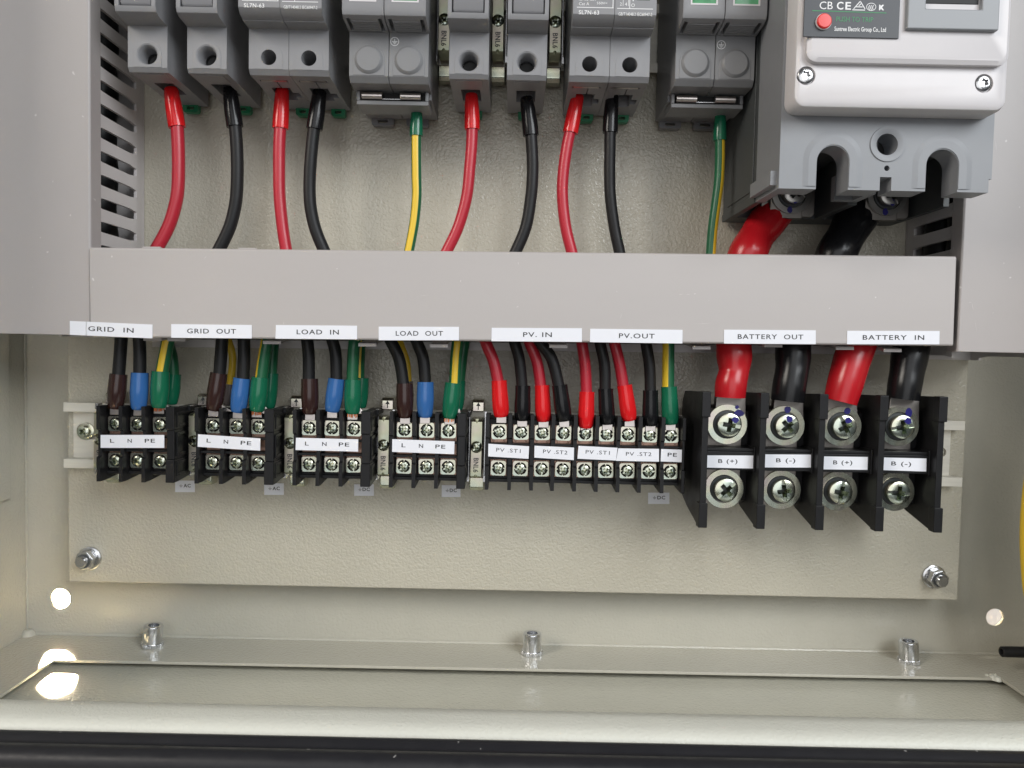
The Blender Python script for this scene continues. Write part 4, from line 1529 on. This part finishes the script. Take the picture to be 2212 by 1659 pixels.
heavy([(1690, 436, 22), (1678, 455, 23), (1655, 482, 26), (1634, 512, 29), (1615, 550, 33), (1600, 605, 32)], [8.6, 9.0, 9.3, 8.7, 9.6, 9.2], 'redsleeve', 'thick red battery cable under the big breaker', 'heavy battery cables above the duct')
heavy([(1876, 440, 22), (1862, 458, 23), (1842, 484, 26), (1826, 512, 29), (1806, 550, 33), (1788, 605, 32)], [8.6, 9.6, 9.8, 9.2, 9.8, 9.2], 'blksleeve', 'thick black battery cable under the big breaker', 'heavy battery cables above the duct')
gB = 'heavy battery cables below the duct'
lugw = 8.0
for pts, rads, m_, lab, tp in (
    ([(1585, 690, 36), (1585, 746, 38), (1586, 775, 39), (1585, 803, 40), (1579, 830, 41), (1577, 858, 41)], [8.6, 8.5, 8.5, 7.3, 7.6, 7.3], 'redsleeve', 'thick red battery cable under the BATTERY OUT label', (1574, 880)),
    ([(1714, 690, 36), (1713, 748, 38), (1713, 775, 39), (1711, 800, 40), (1705, 835, 41), (1701, 866, 41)], [8.5, 8.5, 8.4, 7.9, 8.0, 7.8], 'blksleeve', 'thick black battery cable under the BATTERY OUT label', (1698, 886)),
    ([(1872, 690, 36), (1851, 750, 38), (1840, 778, 39), (1833, 803, 40), (1824, 835, 41), (1815, 868, 41)], [8.8, 8.8, 8.8, 8.6, 8.4, 7.8], 'redsleeve', 'thick red battery cable under the BATTERY IN label', (1816, 886)),
    ([(1978, 690, 36), (1968, 750, 38), (1964, 775, 39), (1959, 805, 40), (1954, 835, 41), (1950, 862, 41)], [8.6, 8.6, 8.5, 7.9, 7.8, 7.5], 'blksleeve', 'thick black battery cable under the BATTERY IN label', (1946, 884))):
    o = heavy(pts, rads, m_, lab, gB)
    P_ = at(*pts[0])
    a, b = at(pts[-1][0], pts[-1][1], 36), at(tp[0], tp[1] + 30, 36)
    g = G()
    g.prism([(a[0] - 7.2 - P_[0], a[2] + 2 - P_[2]), (a[0] + 7.2 - P_[0], a[2] + 2 - P_[2]), (b[0] + 8.0 - P_[0], b[2] - P_[2]), (b[0] - 8.0 - P_[0], b[2] - P_[2])], 'd', 34.2 - P_[1], 38.4 - P_[1])
    obj('lug', g, 'dull', o, bevel=.5)

# lower cables
gL = 'cables from the duct to the terminal blocks'


def low(wire, bt_, m_, boot_m, r, label, d=33.5, lug=None, stripe=None, strands=False, boot_r=None):
    n_ = len(wire)
    w_ = [(x, y, d + (0 if i else -4)) for i, (x, y) in enumerate(wire)]
    e = bt_[-1]
    mid = ((bt_[0][0] + e[0]) / 2, (bt_[0][1] + e[1]) / 2)
    b_ = [(bt_[0][0], bt_[0][1], d), (mid[0], mid[1], d), (e[0], e[1], d - .6)]
    cable('cable', w_, r, m_, label, 'cable', gL, boot=b_, boot_m=boot_m, stripe=stripe, lug=lug or (e[0] + (1.0 if False else 0), e[1] + 14, 32.4), strands=strands, boot_r=boot_r)


GY = ['grn', 'yel']
BR4 = [1.38, 1.42, 1.46, 1.36, 1.16]
low([(266, 670), (263, 715), (260, 760), (256, 814)], [(256, 808), (249, 882)], 'blk', 'brownboot', 3.0, 'black cable with brown boot under GRID IN', boot_r=BR4)
low([(299, 670), (300, 715), (302, 760), (302, 812)], [(302, 805), (299.5, 884)], 'blk', 'blueboot', 3.0, 'black cable with blue boot under GRID IN', boot_r=BR4)
low([(372, 690), (364, 730), (356, 770), (349, 808)], [(347, 802), (343.5, 880)], GY, 'greenboot', 3.1, 'green and yellow cable with green boot in front, under GRID IN', stripe=(60, 115), strands=True, boot_r=BR4)
low([(352, 690), (360, 735), (371, 772), (374, 816)], [(374, 808), (368, 872)], GY, 'greenboot', 3.0, 'green earth cable with green boot behind another, under GRID IN', d=20)
low([(482, 670), (481, 715), (478, 760), (474, 812)], [(473, 806), (461, 886)], 'blk', 'brownboot', 3.0, 'black cable with brown boot under GRID OUT', boot_r=BR4)
low([(520, 670), (526, 725), (527, 770), (525, 822)], [(523, 817), (514, 890)], 'blk', 'blueboot', 3.0, 'black cable with blue boot under GRID OUT', boot_r=BR4)
low([(582, 690), (577, 735), (570, 775), (564, 820)], [(562, 815), (555, 888)], GY, 'greenboot', 3.0, 'green and yellow cable with green boot in front, under GRID OUT', stripe=(128, 176), strands=True, boot_r=BR4)
low([(592, 690), (591, 735), (588, 772), (586, 812)], [(585.5, 806), (580, 880)], GY, 'greenboot', 2.9, 'green and yellow cable with green boot behind another, under GRID OUT', d=20, stripe=(115, 165))
low([(484, 700), (494, 738), (502.5, 775), (497, 836)], [(497, 830), (492, 875)], ['yel'], 'greyboot', 1.9, 'thin yellow cable with grey boot behind the GRID OUT cables', d=18)
low([(657, 680), (663, 730), (667, 770), (667, 824)], [(669, 818), (670, 894)], 'blk', 'brownboot', 3.0, 'black cable with brown boot under LOAD IN', boot_r=BR4)
low([(705, 690), (716, 728), (725, 765), (727, 824)], [(727, 818), (717.5, 889)], 'blk', 'blueboot', 2.95, 'black cable with blue boot under LOAD IN', boot_r=BR4)
low([(770, 690), (766, 735), (763, 770), (761, 826)], [(763, 820), (761.5, 893)], GY, 'greenboot', 2.95, 'green cable with green boot in front, under LOAD IN', strands=True, boot_r=BR4)
low([(778, 690), (778, 740), (776, 775), (775, 820)], [(781, 816), (777, 880)], GY, 'greenboot', 2.9, 'green and yellow cable with green boot behind another, under LOAD IN', d=20, stripe=(60, 130))
low([(825, 690), (842, 732), (862, 775), (872, 834)], [(874, 828), (875, 902)], 'blk', 'brownboot', 2.95, 'black cable with brown boot under LOAD OUT', boot_r=BR4)
low([(884, 690), (899, 735), (914, 775), (919, 832)], [(919, 825), (918, 901)], 'blk', 'blueboot', 2.95, 'black cable with blue boot under LOAD OUT', boot_r=BR4)
low([(857, 720), (868, 750), (879, 785), (882, 830)], [(882, 824), (884, 880)], ['yel'], 'greyboot', 1.8, 'thin yellow cable with grey boot behind the LOAD OUT cables', d=18)
low([(992, 690), (989, 735), (985, 775), (982, 834)], [(979, 827), (971, 903)], GY, 'greenboot', 2.95, 'green and yellow cable with green boot in front, under LOAD OUT', stripe=(58, 110), strands=True, boot_r=BR4)
low([(1006, 690), (1003, 738), (998, 775), (992, 828)], [(990, 822), (986, 885)], GY, 'greenboot', 2.8, 'green earth cable behind another, under LOAD OUT', d=20, stripe=(100, 150))
BP = [1.34, 1.34, 1.42, 1.42, 1.2]
low([(1035, 690), (1049, 738), (1066, 780), (1077, 829)], [(1078, 822), (1083, 900)], 'red', 'redboot', 2.9, 'red cable bending in at the left end of the nine way block', boot_r=BP)
low([(1100, 690), (1112, 740), (1122, 778), (1128, 839)], [(1129.5, 833), (1128, 908)], 'blk', 'blkboot', 2.85, 'black cable second from the left end of the nine way block', boot_r=BP)
low([(1128, 690), (1144, 740), (1160, 782), (1169, 838)], [(1171, 832), (1174, 910)], 'red', 'redboot', 2.85, 'red cable third from the left end of the nine way block', boot_r=BP, d=32)
low([(1140, 690), (1166, 738), (1192, 776), (1208, 838)], [(1209, 832), (1219, 909)], 'blk', 'blkboot', 2.9, 'black cable crossing over a red one under the PV. IN label', boot_r=BP, d=36)
low([(1250, 690), (1257, 740), (1264, 790), (1267, 852)], [(1268, 846), (1265, 924)], 'red', 'redboot', 2.85, 'red cable left of all others under the PV.OUT label', boot_r=BP, lug=(1265, 930, 32.4))
low([(1288, 690), (1296, 740), (1306, 790), (1307, 846)], [(1308, 840), (1312, 916)], 'blk', 'blkboot', 2.85, 'black cable between two red ones under the PV.OUT label', boot_r=BP)
low([(1312, 690), (1327, 740), (1338, 785), (1347, 838)], [(1349, 832), (1360, 908)], 'red', 'redboot', 2.85, 'red cable second under the PV.OUT label, leaning right', boot_r=BP)
low([(1386, 690), (1395, 740), (1403, 790), (1405, 850)], [(1405, 843), (1405, 919)], 'blk', 'blkboot', 2.85, 'black cable beside the green boot under the PV.OUT label', boot_r=BP)
low([(1444, 690), (1444, 740), (1443.5, 785), (1443, 842)], [(1445, 835), (1448.5, 916)], GY, 'greenboot', 3.0, 'yellow and green cable with green boot at the right end of the nine way block', stripe=(100, 178), boot_r=BP)

# odds and ends at the right edge
P_ = [at(*q) for q in ((2249, 960, 30), (2234, 1060, 30), (2228, 1140, 30), (2229, 1210, 30), (2237, 1290, 30), (2259, 1370, 30))]
root = empty('earth_cable', P_[0], 'thick yellow and green earth cable at the right edge of the cabinet', 'cable')
path = spline(rel(P_, P_[0]), 8)
obj('insulation', G().tube(path, [5.0] * len(path), 24, (60, 203)), ['grn', 'yel'], root, angle=60)
a = at(2178, 1408, 8)
root = empty('black_tube', a, 'black rubber tube end pointing in from the right above the floor', 'tube')
g = G()
g.lathe(0, 0, [(1.3, -1.5), (1.6, -3.6), (2.2, -3.9), (2.8, -3.4), (2.9, 0), (2.9, 60), (0, 60)], 24, 'x')
obj('sleeve', g, 'blk', root)
obj('bore', G().cyl(0, 0, 1.35, -1.6, 2, 16, 'x'), 'hole', root)
